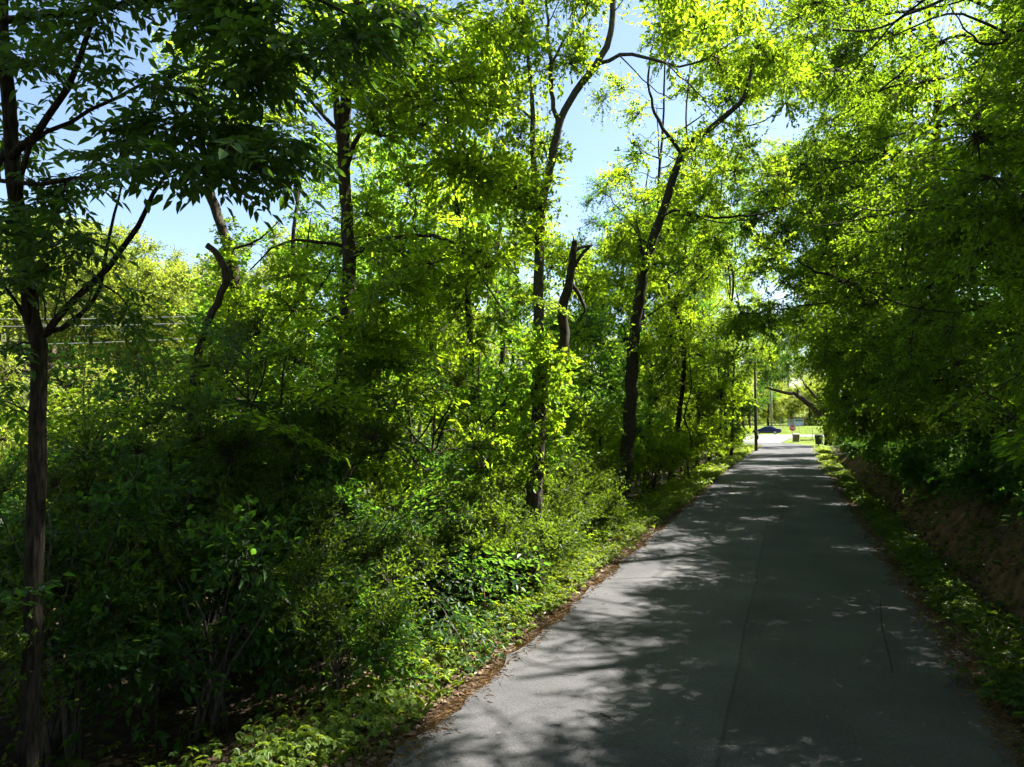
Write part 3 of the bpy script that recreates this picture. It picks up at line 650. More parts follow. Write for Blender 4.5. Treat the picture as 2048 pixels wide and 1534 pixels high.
# --- woodland filling the left side, between and behind the named trees
left_fill = [  # px, depth, height, crown radius, boughs
    (600, 19, 13, 3.0, 44), (760, 18, 10, 2.6, 34), (860, 24, 16, 3.4, 50), (1000, 27, 17, 3.4, 50), (690, 27, 17, 3.6, 50), (520, 24, 6.5, 2.6, 34),
    (1130, 31, 12, 3.0, 46), (1010, 38, 20, 4.0, 54), (1290, 36, 17, 3.2, 52), (1180, 42, 11, 3.6, 40), (1370, 43, 19, 3.6, 54), (840, 40, 22, 4.2, 50), (1330, 56, 22, 4.5, 54), (1420, 62, 21, 4.5, 50), (1335, 35, 25, 3.8, 62), (1392, 44, 30, 4.2, 62), (1450, 58, 34, 4.8, 60), (1478, 70, 30, 5, 56), (1290, 47, 24, 3.6, 44), (1460, 56, 20, 4.5, 56), (1462, 86, 22, 4.5, 50), (1240, 60, 13, 4, 36), (740, 34, 20, 4.2, 50), (930, 46, 22, 4.5, 44),
    (600, 33, 13, 4.0, 40), (1090, 24, 6.0, 2.2, 24), (960, 16, 6, 2.0, 20), (820, 15, 5.0, 1.9, 18), (1200, 28, 7, 2.4, 26), (1380, 34, 7.5, 2.4, 28), (1440, 48, 10, 3.0, 32)]
FILL_LABELS = {(600, 19): 'leafy tree filling the space left of the straight trunk above the thicket', (760, 18): 'shorter leafy tree just right of the straight trunk, under the arching branch', (860, 24): 'tall leafy tree behind the arching branch, left of the thin vine-hung trunk',
    (1000, 27): 'tall leafy tree between the thin vine-hung trunk and the forked pale tree', (690, 27): 'tall leafy tree standing directly behind the straight trunk', (520, 24): 'low leafy tree beside the crooked vine-covered trunk', (1090, 24): 'low leafy tree at the foot of the forked pale tree',
    (960, 16): 'low leafy tree at the foot of the thin vine-hung trunk', (820, 15): 'low leafy tree beneath the arching branch', (1200, 28): 'low leafy tree between the broken trunk and the leaning trunk', (1380, 34): 'low leafy tree just right of the leaning trunk', (1440, 48): 'low roadside tree between the leaning trunk and the utility pole'}
for i, (px, d, h, cr, nb) in enumerate(left_fill):
    p = at(px, 836, d); near = d < 30
    if h < 9: lab, grp, nm = 'low leafy understorey tree among the trunks left of the road', 'understorey trees left of the road', 'understorey_tree'
    elif near: lab, grp, nm = 'leafy woodland tree lit bright yellow-green behind the front trunks', 'woodland trees behind the front trunks', 'woodland_tree'
    else:
        zone = 'behind the straight trunk' if px < 800 else 'between the straight trunk and the forked pale tree' if px < 1060 else 'between the forked pale tree and the leaning trunk' if px < 1300 else 'between the leaning trunk and the utility pole'
        lab, grp, nm = 'tall woodland tree farther back, ' + zone, 'farther woodland trees ' + zone, 'woodland_tree'
    lab = FILL_LABELS.get((px, d), lab)
    auto_tree(nm, p[0], p[1], h, cr, lab, grp, ((LIB['main'] if i % 2 else LIB['fresh']) if near else (LIB['mid'] if i % 3 else LIB['midcool'])), nb if near else int(nb * .8), 300 + i, z0=.12 if h < 9 else .18, r0=.06 if h < 9 else .14, sc=(.9, 1.3) if near else (.9, 1.3))
# distant cool-green tree in the sky gap and the trees of the arch over the far road
p = at(1262, 836, 52); auto_tree('tall_tree', p[0], p[1], 27, 4.0, 'tall bluish-green tree standing beside the gap of open sky', None, LIB['midcool'], 60, 401, z0=.25, r0=.25, sky_p=.5)
arch = [(1500, 150, 20, 6, 40, 'midcool'), (1480, 88, 16, 5, 40, 'mid'), (1455, 74, 15, 4, 36, 'mid'), (1400, 84, 20, 5, 40, 'mid')]
for i, (px, d, h, cr, nb, lb) in enumerate(arch):
    p = at(px, 836, d); auto_tree('roadside_tree', p[0], p[1], h, cr, 'leafy roadside tree standing left of the utility pole near the junction' if d < 120 else 'open crowned tree rising beyond the junction above the dark car', 'trees near the junction' if d < 120 else None, LIB[lb], nb, 420 + i, z0=.2, r0=.2, sc=(1, 1.5))

def tree_bend():
    """big tree right of the bins whose limb arches over the far road"""
    P = ground_from(pix([(1658, 868), (1655, 846), (1648, 826), (1655, 800), (1662, 760), (1668, 700)], 80), .2)
    t = Tree('roadside_tree', P[0], 'stout dark tree behind the black bin, its low limb arching over the road', 'tree', seed=8)
    t.stem(P, .55, .3, 'trunk', 12, .03, .5, flare=.3)
    t.stem(pix([(1650, 835), (1625, 815), (1602, 795), (1586, 788), (1560, 783), (1530, 776)], (80, 76)), .36, .1, 'limb', 10, .05, .5)
    t.stem(pix([(1652, 825), (1640, 800), (1622, 785), (1605, 760)], (80, 79)), .25, .06, 'limb', 8, .05, .5)
    t.stem(pix([(1594, 791), (1596, 780), (1588, 768)], (77, 77)), .1, .04, 'limb', 6, .02, .3)
    r = t.r
    t.grow(pblob(r, 1620, 690, 78, 110, 70, 4.5, 62) + pblob(r, 1540, 740, 77, 50, 24, 3, 16) + pblob(r, 1700, 780, 79, 50, 60, 3, 18), LIB['midcool'] + LIB['mid'][:2], sc=(.9, 1.3), check=False)
    t.finish()
tree_bend()

# --- right side: beech boughs reaching over the road from the bank
def right_tree(x, y, h, boughs, label, seed, r0=.2, extra=None, canopy=None, lib=None):
    lib = lib or ('beech' if y < 14 else 'beechclump' if y < 28 else 'beechfar')
    t = Tree('beech_tree', (x, y), label, 'tree', 'beech trees along the bank' if 'along the top' in label else None, seed=seed); b = t.base; r = t.r
    t.stem([b + np.array([r.normal(0, .05) * i, r.normal(0, .05) * i, -.15 + h * i / 6]) for i in range(7)], r0, r0 * .3, 'trunk', 10, .015, .4, .06, flare=.4)
    for q, r1 in (extra or []): t.stem(q, r1, .02, 'limb', 8, .03, .3)
    for (z, az, ln, rise, nb) in boughs:
        a = math.radians(az); st = b + np.array([0, 0, z]); dv = np.array([math.cos(a), math.sin(a), 0])
        if y > 36 and z < 7: ln = min(ln, 3.4)
        P = np.array([st, st + dv * ln * .3 + np.array([0, 0, rise * .7]), st + dv * ln * .65 + np.array([0, 0, rise * .9]), st + dv * ln + np.array([0, 0, rise * .3])])
        P[1:] += r.normal(0, .07 * ln, (3, 3))
        if any(1500 < proj(q)[0] < 1650 and 765 < proj(q)[1] < 910 for q in P[1:]): continue
        _, Q = t.stem(P, .018 + .006 * ln, .008, 'limb', 7, .02, .3)
        side = np.array([-dv[1], dv[0], 0]); pts = []
        for k in range(nb):
            u = r.uniform(.22, 1.0); q = Q[min(len(Q) - 1, int(u * len(Q)))]
            pts.append(q + side * r.normal(0, .55 + .5 * (1 - abs(u - .5))) + dv * r.normal(0, .3) + np.array([0, 0, r.normal(-.15, .38)]))
        t.grow(pts, LIB[lib], sc=(.85, 1.25), rmax=.02, level=True, roll=.4, sky_p=.3, maxlen=4)
    if canopy:
        c, rad, n = canopy; t.grow(blob(r, c, rad, n, .1), LIB[lib], sc=(1.0, 1.5), level=True, maxlen=9)
    return t.finish()
def fan(zs, a0, a1, l0, l1, rise, nb, seed):
    r = np.random.default_rng(seed); return [(z, r.uniform(a0, a1), r.uniform(l0, l1), rise + r.normal(0, .15), nb) for z in zs]
right_tree(7.2, 10.5, 15, fan(np.linspace(2.0, 12.5, 21), 120, 235, 3.0, 5.8, .35, 12, 1), 'near beech with layered boughs reaching in over the bank from the frame edge', 501, canopy=((6.8, 13.5, 12.5), (3.6, 5, 3.0), 75))
right_tree(6.6, 17.5, 16, fan(np.linspace(1.8, 14, 22), 110, 240, 3.2, 6.2, .45, 12, 2), 'second beech along the top of the bank counting from the near end', 502, canopy=((6.4, 20, 13.0), (3.6, 5, 3.2), 75))
right_tree(6.3, 24.5, 20, fan(np.linspace(2.0, 19, 22), 110, 240, 3.4, 7.6, .5, 14, 3), 'third beech along the top of the bank counting from the near end', 503, canopy=((5.2, 26, 15.5), (4.4, 4.5, 3.6), 70))
lp = pix([(1838, 640), (1822, 612), (1762, 602), (1722, 572), (1670, 555), (1620, 538), (1590, 515)], (29, 27))
right_tree(5.6, 31.5, 18, fan(np.linspace(3, 17.6, 21), 110, 235, 4.0, 8.2, .6, 14, 4), 'tree with a thick dark crooked limb reaching out over the road from the bank', 504, r0=.3, canopy=((4.4, 31, 18.5), (4.6, 4.5, 4.0), 70), extra=[(lp, .17), (pix([(1836, 650), (1820, 590), (1806, 530)], 29), .15)])
for i, (x, y) in enumerate(((5.8, 39), (5.8, 47), (5.6, 56), (6.2, 66))):
    right_tree(x, y, 23 + i, fan(np.linspace(1.5, 22, 18), 105, 245, 4.0, 8.0, .5, 14, 5 + i), ('fifth', 'sixth', 'seventh', 'eighth')[i] + ' beech along the top of the bank counting from the near end', 505 + i)
# woodland behind the bank
for i, (x, y, h, cr, nb) in enumerate(((11.5, 12, 16, 3.6, 60), (11, 20, 20, 3.8, 80), (10.5, 29, 21, 3.8, 70), (11, 38, 21, 3.8, 66), (10.5, 48, 21, 4, 56), (14.5, 17, 21, 4, 70), (15, 33, 22, 4.2, 60), (10.5, 60, 17, 4.2, 44), (12, 74, 18, 4.6, 44), (17, 26, 16, 4.4, 40), (17, 44, 17, 4.5, 40), (15, 62, 18, 4.6, 40))):
    auto_tree('woodland_tree', x, y, h, cr, 'dark leafy woodland tree standing back behind the cut bank', 'woodland trees behind the bank', LIB['midcool'] if y > 24 else LIB['dark'], nb, 540 + i, z0=.08, r0=.18, sc=(.9, 1.35))

# --- hillside treeline across the valley on the left, and trees beyond the junction
r = np.random.default_rng(77); hill = []
for i in range(34):
    px = -120 + 720 * ((i * 0.618) % 1); d = 62 + 46 * ((i * 0.37) % 1)
    hill.append((px, d))
for i, (px, d) in enumerate(sorted(hill, key=lambda q: q[1])):
    p = at(px, 836, d); top = 480 - 0.16 * (330 - px) * (px < 330) + r.normal(0, 22) + (40 if d < 80 else 0)
    ztop = at(px, top, d)[2]; g = float(H(p[0], p[1])); h = max(8, ztop - g)
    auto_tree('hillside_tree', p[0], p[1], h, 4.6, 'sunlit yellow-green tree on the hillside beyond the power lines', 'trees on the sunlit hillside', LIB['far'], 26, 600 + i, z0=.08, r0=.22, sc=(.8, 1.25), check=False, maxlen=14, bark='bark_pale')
r = np.random.default_rng(78)
for i in range(26):
    px = -100 + 760 * ((i * .618 + .3) % 1); d = 34 + 26 * ((i * .77) % 1); p = at(px, 836, d)
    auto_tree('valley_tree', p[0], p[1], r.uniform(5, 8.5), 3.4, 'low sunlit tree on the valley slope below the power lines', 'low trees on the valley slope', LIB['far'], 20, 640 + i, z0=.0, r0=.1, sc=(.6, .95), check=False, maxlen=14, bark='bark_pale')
# the wood carried on unseen behind the viewpoint: trees added to block sky light
for i, (x, y) in enumerate(((-8, -7), (-9, -14), (6.5, -3), (7.5, -11), (-15, -6), (8, 3.5), (-6, -21), (6, -19))):
    auto_tree('woodland_tree', x, y, 16, 5.5, 'unseen woodland tree behind the viewpoint, added to block sky light', 'woodland trees behind the viewpoint', LIB['far'], 44, 900 + i, z0=.3, r0=.2, sc=(.8, 1.1), check=False, maxlen=12)
for i, (x, y, h) in enumerate(((-34, 205, 19), (-22, 215, 22), (-10, 205, 17), (0, 222, 20), (9, 208, 15), (18, 214, 19), (28, 206, 18), (38, 212, 21), (-46, 210, 20), (-60, 200, 20), (-28, 196, 14), (-16, 194, 13), (-5, 196, 12), (5, 192, 11), (14, 198, 13), (23, 194, 13), (33, 196, 15), (44, 200, 17), (-40, 195, 15), (-4, 235, 26), (12, 238, 27), (-20, 238, 26), (26, 236, 26))):
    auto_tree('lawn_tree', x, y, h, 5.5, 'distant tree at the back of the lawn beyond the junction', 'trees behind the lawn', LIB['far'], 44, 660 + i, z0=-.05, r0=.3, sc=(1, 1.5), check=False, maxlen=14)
# woods left of the junction
for i, (x, y, h) in enumerate(((-14, 76, 16), (-20, 66, 17), (-26, 80, 19), (-18, 92, 17), (-28, 58, 18), (-33, 70, 18), (-24, 46, 15))):
    auto_tree('woodland_tree', x, y, h, 4.6, 'woodland tree massed at the back, seen between the nearer trunks', 'woodland trees at the back', LIB['far'], 34, 680 + i, z0=.05, r0=.22, sc=(.8, 1.2), maxlen=14, size=1.2)

# ------------------------------------------------------------------ shrubs
def shrub(x, y, h, rad, label, group, lib, nb, seed, name='shrub', sc=(.8, 1.25), check=False, z0=.25, stems=6):
    t = Tree(name, (x, y), label, 'shrub', group, 'bark_pale' if stems > 6 else 'bark', seed); r = t.r; b = t.base
    for j in range(stems):
        a = r.uniform(0, 2 * math.pi); e = np.array([math.cos(a) * rad * r.uniform(.3, .8), math.sin(a) * rad * r.uniform(.3, .8), h * r.uniform(.6, .95)])
        s0 = b + np.array([r.normal(0, .1), r.normal(0, .1), -.08])
        t.stem([s0, s0 + e * np.array([.3, .3, .5]), s0 + e], .018 + .006 * h, .006, 'stem', 5, .012, .25)
    pts = blob(r, b + np.array([0, 0, h * (z0 + 1) / 2]), (rad, rad, h * (1 - z0) / 2), nb, .3)
    t.grow(pts, lib, sc=sc, check=check, rmax=.014, maxlen=4)
    return t.finish()
k = 0; r = np.random.default_rng(5)
# the dark thicket at the near left
for x, y, h, rad, nb in ((-6.4, 6.6, 2.6, 1.2, 26), (-5.6, 8.6, 2.0, 1.0, 20), (-7.6, 5.6, 3.0, 1.3, 26), (-8.6, 7.8, 3.6, 1.5, 30), (-7.0, 9.0, 3.2, 1.3, 28), (-9.6, 9.6, 4.6, 1.7, 36), (-8.2, 11.0, 3.4, 1.5, 28), (-10.6, 6.4, 3.4, 1.5, 26), (-11.6, 8.8, 5.0, 1.8, 36), (-10.4, 12.2, 5.0, 1.8, 36), (-12.6, 11.4, 5.2, 1.9, 34), (-6.8, 3.8, 2.2, 1.1, 20), (-9.2, 4.4, 3.0, 1.4, 22), (-13.5, 7.0, 4.2, 1.8, 24), (-14.5, 13.5, 5.6, 2.1, 34), (-12.6, 15, 5.4, 2.0, 34), (-16.5, 9.5, 5.6, 2.2, 30), (-17, 15, 6, 2.3, 30), (-19, 12, 6.2, 2.4, 28), (-16, 18.5, 6, 2.3, 30), (-11.2, 3.6, 3.2, 1.5, 20), (-13.4, 4.4, 3.6, 1.7, 20), (-5.0, 7.1, 1.2, .7, 12)):
    h *= 1.25 if y > 4 and -9.3 < x < -6.5 else .85 if x < -9.3 else 1.0
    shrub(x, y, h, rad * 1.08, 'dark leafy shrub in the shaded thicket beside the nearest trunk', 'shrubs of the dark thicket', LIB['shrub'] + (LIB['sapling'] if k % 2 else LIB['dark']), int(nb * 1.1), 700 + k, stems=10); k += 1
for i, (x, y, h, cr, nb) in enumerate(((-9.4, 8.6, 5.0, 1.4, 20), (-10.6, 11.8, 6.6, 1.6, 24), (-8.9, 11.6, 5.8, 1.5, 22), (-13.6, 10.0, 4.6, 1.8, 18), (-11.0, 6.6, 4.2, 1.5, 16), (-13.4, 15.6, 7.2, 2.0, 26), (-15.6, 7.6, 5.0, 1.9, 18))):
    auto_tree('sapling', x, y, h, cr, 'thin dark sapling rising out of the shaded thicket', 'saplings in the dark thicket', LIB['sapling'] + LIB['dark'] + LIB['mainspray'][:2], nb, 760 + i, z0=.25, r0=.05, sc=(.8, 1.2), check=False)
for i, (px, d, h, cr, nb) in enumerate(((500, 11.6, 5.6, 1.5, 24), (585, 12.2, 6.0, 1.5, 26), (660, 11.8, 5.2, 1.3, 22), (745, 13.0, 5.4, 1.4, 22), (870, 12.6, 4.6, 1.3, 18))):
    p = at(px, 836, d); auto_tree('sapling', p[0], p[1], h, cr, 'leafy sapling between the thicket and the foot of the straight trunk', 'saplings below the straight trunk', LIB['shrub'] + LIB['sapling'] + LIB['mainspray'], nb, 780 + i, z0=.1, r0=.045, sc=(.8, 1.2), check=False)
# lit shrubs at the edge of the wood along the road
for x, y, h, rad, nb in ((-4.75, 10.9, 1.7, .75, 18), (-4.6, 12.3, 1.5, .7, 16), (-4.9, 13.4, 2.1, .8, 18), (-4.7, 14.9, 1.5, .7, 14), (-4.8, 17.6, 1.6, .8, 14), (-5.5, 10.6, 1.9, .9, 18), (-6.2, 12.4, 2.6, 1.1, 24), (-5.4, 13.8, 1.7, .9, 18), (-6.4, 15.4, 2.8, 1.2, 26), (-5.3, 16.4, 2.3, 1.0, 22), (-5.6, 19.0, 2.2, 1.1, 22), (-7.2, 18, 3.0, 1.3, 24), (-6.0, 21.6, 2.4, 1.2, 22), (-7.4, 22.5, 3.2, 1.4, 24), (-8.4, 14.6, 3.4, 1.4, 26), (-9.6, 17.4, 3.6, 1.5, 26), (-9.0, 21, 3.6, 1.5, 24),
                         (-6.0, 26.5, 2.6, 1.2, 22), (-5.8, 30, 2.8, 1.3, 22), (-6.2, 34, 3.2, 1.5, 24), (-5.9, 38.5, 3.2, 1.5, 22), (-6.0, 43, 3.4, 1.6, 22), (-5.8, 48, 3.4, 1.6, 22), (-5.6, 53.5, 3.6, 1.7, 22), (-5.4, 59, 3.6, 1.7, 22), (-5.2, 65, 3.6, 1.7, 22), (-5.0, 71, 3.4, 1.7, 20), (-8.2, 28, 4, 1.7, 24), (-8.4, 33, 4.2, 1.8, 24), (-8.6, 40, 4.6, 2, 24), (-8.4, 48, 4.8, 2.1, 24), (-8.2, 57, 5, 2.2, 22), (-8, 67, 5, 2.2, 22), (-11, 19.5, 4, 1.7, 24), (-11, 26, 4.4, 1.9, 24), (-13, 22, 4.4, 1.9, 24), (-12, 32, 5, 2.1, 22)):
    lb = LIB['shrub'] if y < 24 else LIB['main']
    zone = 'at the foot of the broken trunk' if y < 14.2 else 'between the broken trunk and the leaning trunk' if y < 25 else 'just past the leaning trunk' if y < 42 else 'towards the utility pole'
    zone = ('at the wood edge ' if x > -5.75 else 'deeper in the wood ') + zone
    shrub(x, y, h, rad, 'leafy shrub ' + zone, 'shrubs ' + zone, lb, nb if y < 24 else int(nb * .75), 700 + k); k += 1
# foliage hanging on the cut bank at the right
for i in range(66):
    y = 8.0 + i * .82 + r.normal(0, .3); x = float(road_shift(y)) + RR + (2.75, 3.5, 4.4)[i % 3] + r.uniform(-.3, .45) + (0.25 if y < 18 else 0)
    shrub(x, y, r.uniform(.8, 1.3) if i % 3 == 0 else r.uniform(1.2, 2.2), r.uniform(.7, 1.2), 'dark shrub ' + ('hanging on the face of the brown bank, ', 'on the brow of the brown bank, ', 'on top of the brown bank, ')[i % 3] + ('near end' if y < 22 else 'middle stretch' if y < 40 else 'far end'), 'bank shrubs ' + ('on the face ', 'on the brow ', 'on top ')[i % 3] + ('near' if y < 22 else 'middle' if y < 40 else 'far'), LIB['shrub'] if i % 3 else LIB['dark'], 17, 800 + i, z0=-.15); k += 1
for i in range(12):
    y = 60 + i * 2.3; x = 4.6 + r.uniform(0, 2.4) + (1.8 if y > 80 else 0)
    if 82 < y < 90: continue
    shrub(x, y, r.uniform(1.4, 2.4), 1.3, 'rounded green shrub near the driveway past the bank', 'shrubs near the driveway', LIB['main'], 12, 850 + i)

# ------------------------------------------------------------------ ground cover, litter and needles
def scatter_plants(name, n, xf, yf, lm, h=(.08, .3), leaf=(.05, .085), leaflets=5, seed=1, zf=H):
    """low plants: every plant a few stalks with a fan of leaflets"""
    r = np.random.default_rng(seed); y = yf(r, n); x = xf(r, y); q = r.random(n) < (patchy(x * .9, y * .9) * 1.25 + .02) * (.4 + .6 * sm(6.5, 11, y)); x, y = x[q], y[q]; n = len(x); z = zf(x, y); m = 3; tall = .6 + 1.1 * patchy(x * .7 + 3, y * .8)
    P, D, N, L = [], [], [], []
    for s in range(m):
        az = r.uniform(0, 2 * np.pi, n); hh = r.uniform(*h, n) * tall; rad = hh * r.uniform(.2, .8, n)
        top = np.stack([x + np.cos(az) * rad, y + np.sin(az) * rad, z + hh], -1); lf = r.uniform(*leaf, n) * (.75 + .5 * r.random(n))
        for q in range(leaflets):
            a = az + (q - (leaflets - 1) / 2) * (2.1 / max(1, leaflets - 1)) * 1.25 + r.normal(0, .15, n)
            P.append(top); D.append(np.stack([np.cos(a), np.sin(a), r.normal(-.25, .2, n)], -1)); N.append(np.stack([r.normal(0, .25, n) + np.cos(az) * .3, r.normal(0, .25, n) + np.sin(az) * .3, np.ones(n)], -1)); L.append(lf * r.uniform(.8, 1.15, n))
    P, D, N, L = [np.concatenate(a) for a in (P, D, N, L)]
    V, F = leaf_arrays(P, D, N, L, L * .55, droop=.2)
    return tag(obj(name, mesh_np(name, V, np.full(len(F), 4), F, lm, rnd=np.repeat(r.random(len(P)), 2))), kind='stuff')
def patchy(x, y): return .5 + .5 * vnoise(x * 1.1, y * 1.1, 3)
def ys(a, b, pw=1.6): return lambda r, n: a + (b - a) * r.random(n) ** pw
g = scatter_plants('ground_cover', 5400, lambda r, y: RL + road_shift(y) - .12 - np.abs(r.normal(0, .8, len(y))) - .5 * np.abs(vnoise(y * 1.7, y * .9)), ys(4.2, 40), M['leaf_ground'], seed=11, h=(.05, .22), leaf=(.04, .08))
tag(g, 'low leafy ground cover along the sunlit left verge', 'ground cover')
g = scatter_plants('ground_cover', 2600, lambda r, y: RL + road_shift(y) - .1 - np.abs(r.normal(0, 1.0, len(y))), ys(26, 78, 1.0), M['leaf_ground'], leaf=(.09, .14), seed=12, leaflets=3)
tag(g, 'ground cover farther along the left verge towards the pole', 'ground cover')
g = scatter_plants('ground_cover', 4200, lambda r, y: RR + road_shift(y) + .50 + r.normal(0, .20, len(y)) + .12 * vnoise(y * 1.3, y), ys(6, 46), M['leaf_shrub'], seed=13, h=(.06, .24))
tag(g, 'strip of low green plants along the right road edge', 'ground cover')
g = scatter_plants('ground_cover', 1500, lambda r, y: RR + road_shift(y) + .55 + r.normal(0, .35, len(y)), ys(40, 80, 1.0), M['leaf_ground'], leaf=(.09, .14), seed=14, leaflets=3)
tag(g, 'low plants along the far right road edge', 'ground cover')
g = scatter_plants('undergrowth', 2600, lambda r, y: RL - 1.0 - np.abs(r.normal(0, 3.0, len(y))), ys(3, 26, 1.2), M['leaf_shrub'], seed=15, h=(.08, .35))
tag(g, 'sparse dark undergrowth on the woodland floor', 'undergrowth')
g = scatter_plants('undergrowth', 3600, lambda r, y: RR + 1.15 + r.uniform(0, 1, len(y)) ** .7 * 2.6, ys(7, 45, 1.4), M['leaf_shrub'], seed=16, h=(.05, .22))
tag(g, 'scattered small plants on the brown bank and ditch', 'undergrowth')
g = scatter_plants('tall_weeds', 900, lambda r, y: RL + road_shift(y) - .8 - np.abs(r.normal(0, .5, len(y))), ys(7.5, 42, 1.2), M['leaf_main'], seed=17, h=(.18, .5), leaf=(.05, .085), leaflets=5)
tag(g, 'taller leafy weeds between the verge plants and the shrubs', 'weeds')
def blades(name, n, xf, yf, lm, hh, label, seed):
    r = np.random.default_rng(seed); y = yf(r, n); x = xf(r, y); q = r.random(n) < patchy(x * 1.3 + 5, y * 1.2 + 2) * 1.3; x, y = x[q], y[q]; n = len(x); z = H(x, y); a = r.uniform(0, 6.28, n)
    P = np.stack([x, y, z - .01], -1); D = np.stack([np.cos(a) * .6, np.sin(a) * .6, np.ones(n)], -1); N = np.stack([-np.cos(a), -np.sin(a), np.full(n, .6)], -1); L = r.uniform(*hh, n)
    V, F = leaf_arrays(P, D, N, L, np.full(n, .004) + L * .012, droop=.45); tag(obj(name, mesh_np(name, V, np.full(len(F), 4), F, lm, rnd=np.repeat(r.random(n), 2))), label, 'grass', kind='stuff')
blades('grass', 5000, lambda r, y: RL + road_shift(y) - .22 - np.abs(r.normal(0, .6, len(y))), ys(4.5, 60, 1.5), M['grass'], (.08, .24), 'thin grass blades mixed into the left verge', 18)
blades('grass', 5000, lambda r, y: RR + road_shift(y) + .3 + np.abs(r.normal(0, .35, len(y))), ys(6, 60, 1.5), M['grass'], (.08, .25), 'thin grass blades along the right road edge', 19)
def litter(name, n, xf, yf, lm, L, wr, label, seed, lift=.012, zf=H, tilt=.35):
    r = np.random.default_rng(seed); y = yf(r, n); x = xf(r, y); z = zf(x, y) + lift + r.uniform(0, .015, n); a = r.uniform(0, 2 * np.pi, n)
    P = np.stack([x, y, z], -1); D = np.stack([np.cos(a), np.sin(a), r.normal(0, .15, n)], -1); N = np.stack([r.normal(0, tilt, n), r.normal(0, tilt, n), np.ones(n)], -1)
    ln = r.uniform(*L, n); V, F = leaf_arrays(P, D, N, ln, ln * wr)
    o = obj(name, mesh_np(name, V, np.full(len(F), 4), F, lm, rnd=np.repeat(r.random(n), 2))); tag(o, label, 'litter', kind='stuff')
litter('leaf_litter', 9000, lambda r, y: RL - .15 - np.abs(r.normal(0, 1.6, len(y))), ys(3.5, 30, 1.5), M['litter'], (.05, .11), .55, 'dry brown fallen leaves under the left verge plants', 21)
litter('leaf_litter', 5000, lambda r, y: RR + .75 + np.abs(r.normal(0, .8, len(y))), ys(6, 45, 1.5), M['litter'], (.05, .10), .55, 'dry brown fallen leaves in the ditch below the bank', 22)
roadz = lambda x, y: np.full(len(x), .02) + .03 * (1 - ((x + .68) / 2.73) ** 2)
edgez = lambda x, y: np.maximum(H(x, y), np.where((x > RL) & (x < RR), roadz(x, y), -9))
litter('pine_needles', 6000, lambda r, y: RL + road_shift(y) - .02 + r.normal(0, .13, len(y)) * (.25 + .9 * patchy(y * 1.5, y * 1.1)) - .04, ys(4.2, 34, 1.7), M['needles'], (.05, .12), .025, 'rust-orange fallen pine needles along the left road edge', 23, zf=edgez, lift=.006, tilt=.1)
litter('pine_needles', 6000, lambda r, y: RR + road_shift(y) - .02 + r.normal(0, .15, len(y)) * (.5 + 1.0 * patchy(y, y * .5)), ys(7, 38, 1.6), M['needles'], (.05, .12), .035, 'brown fallen needles along the right road edge', 24, zf=edgez, lift=.006, tilt=.1)
litter('leaf_litter', 260, lambda r, y: r.uniform(RL, RR, len(y)) * .98, ys(5, 40, 1.4), M['litter'], (.025, .06), .4, 'few small dry leaf scraps scattered on the asphalt', 25, lift=.004, zf=roadz, tilt=.15)
def bank_bits():
    r = np.random.default_rng(33); Vs, Fs, n = [], [], 0
    for i in range(70):                                              # roots hanging out of the cut
        y = 8 + 34 * r.random() ** 1.3; x = RR + r.uniform(2.3, 3.2); P = [np.array([x + .12, y, float(H(x + .12, y)) - .03])]
        for k in range(6):
            q = P[-1] + np.array([-r.uniform(.06, .16), r.normal(0, .08), 0]); q[2] = float(H(q[0], q[1])) + .02 + .03 * r.random(); P.append(q)
        V, F = tube_arrays(np.array(P), np.linspace(r.uniform(.008, .018), .003, 7), 5); Vs.append(V); Fs.append(F + n); n += len(V)
    F = np.concatenate(Fs); tag(obj('roots', mesh_np('roots', np.concatenate(Vs), np.full(len(F), 4), F, M['bark_pale'], smooth=True)), 'thin bare roots hanging out of the brown cut bank', 'roots', kind='stuff')
    cube = np.array([(a, b, c) for c in (-1, 1) for b in (-1, 1) for a in (-1, 1)], float); cf = np.array([(0, 2, 3, 1), (4, 5, 7, 6), (0, 1, 5, 4), (2, 6, 7, 3), (0, 4, 6, 2), (1, 3, 7, 5)])
    Vs, Fs, n = [], [], 0
    for i in range(520):                                             # crumbled clods and stones at the foot of the cut
        y = 7 + 36 * r.random() ** 1.4; x = RR + 1.1 + abs(r.normal(0, .75)); sz = r.uniform(.012, .05); V = cube * (1 + r.normal(0, .3, (8, 3))) * sz
        V = V @ np.array(Quaternion(r.normal(size=4)).normalized().to_matrix()).T + np.array([x, y, float(H(x, y)) + sz * .4]); Vs.append(V); Fs.append(cf + n); n += 8
    F = np.concatenate(Fs); tag(obj('rubble', mesh_np('rubble', np.concatenate(Vs), np.full(len(F), 4), F, M['soil'])), 'crumbled clods of brown earth at the foot of the bank', 'rubble', kind='stuff')
bank_bits()
def grass_far():
    r = np.random.default_rng(41); n = 26000; y = r.uniform(88, 175, n); x = r.uniform(-22, 26, n)
    on = ((y > 95.5) & (y < 129.5) & (x < 1)) | ((y > 116.5) & (y < 129.5)) | ((y < 97) & (x < 3.0) & (x > -9)) | ((y > 82) & (y < 91) & (x > 2.4) & (x < 17.5))
    x, y = x[~on], y[~on]; n = len(x); z = H(x, y); a = r.uniform(0, 6.28, n); P = np.stack([x, y, z], -1)
    D = np.stack([np.cos(a) * .5, np.sin(a) * .5, np.ones(n)], -1); N = np.stack([np.cos(a), np.sin(a), np.full(n, .3)], -1); L = r.uniform(.08, .2, n)
    V, F = leaf_arrays(P, D, N, L, L * .5)
    tag(obj('grass', mesh_np('grass', V, np.full(len(F), 4), F, M['grass'], rnd=np.repeat(r.random(n), 2))), 'mown bright grass on the lawns around the junction', 'grass', kind='stuff')
grass_far()

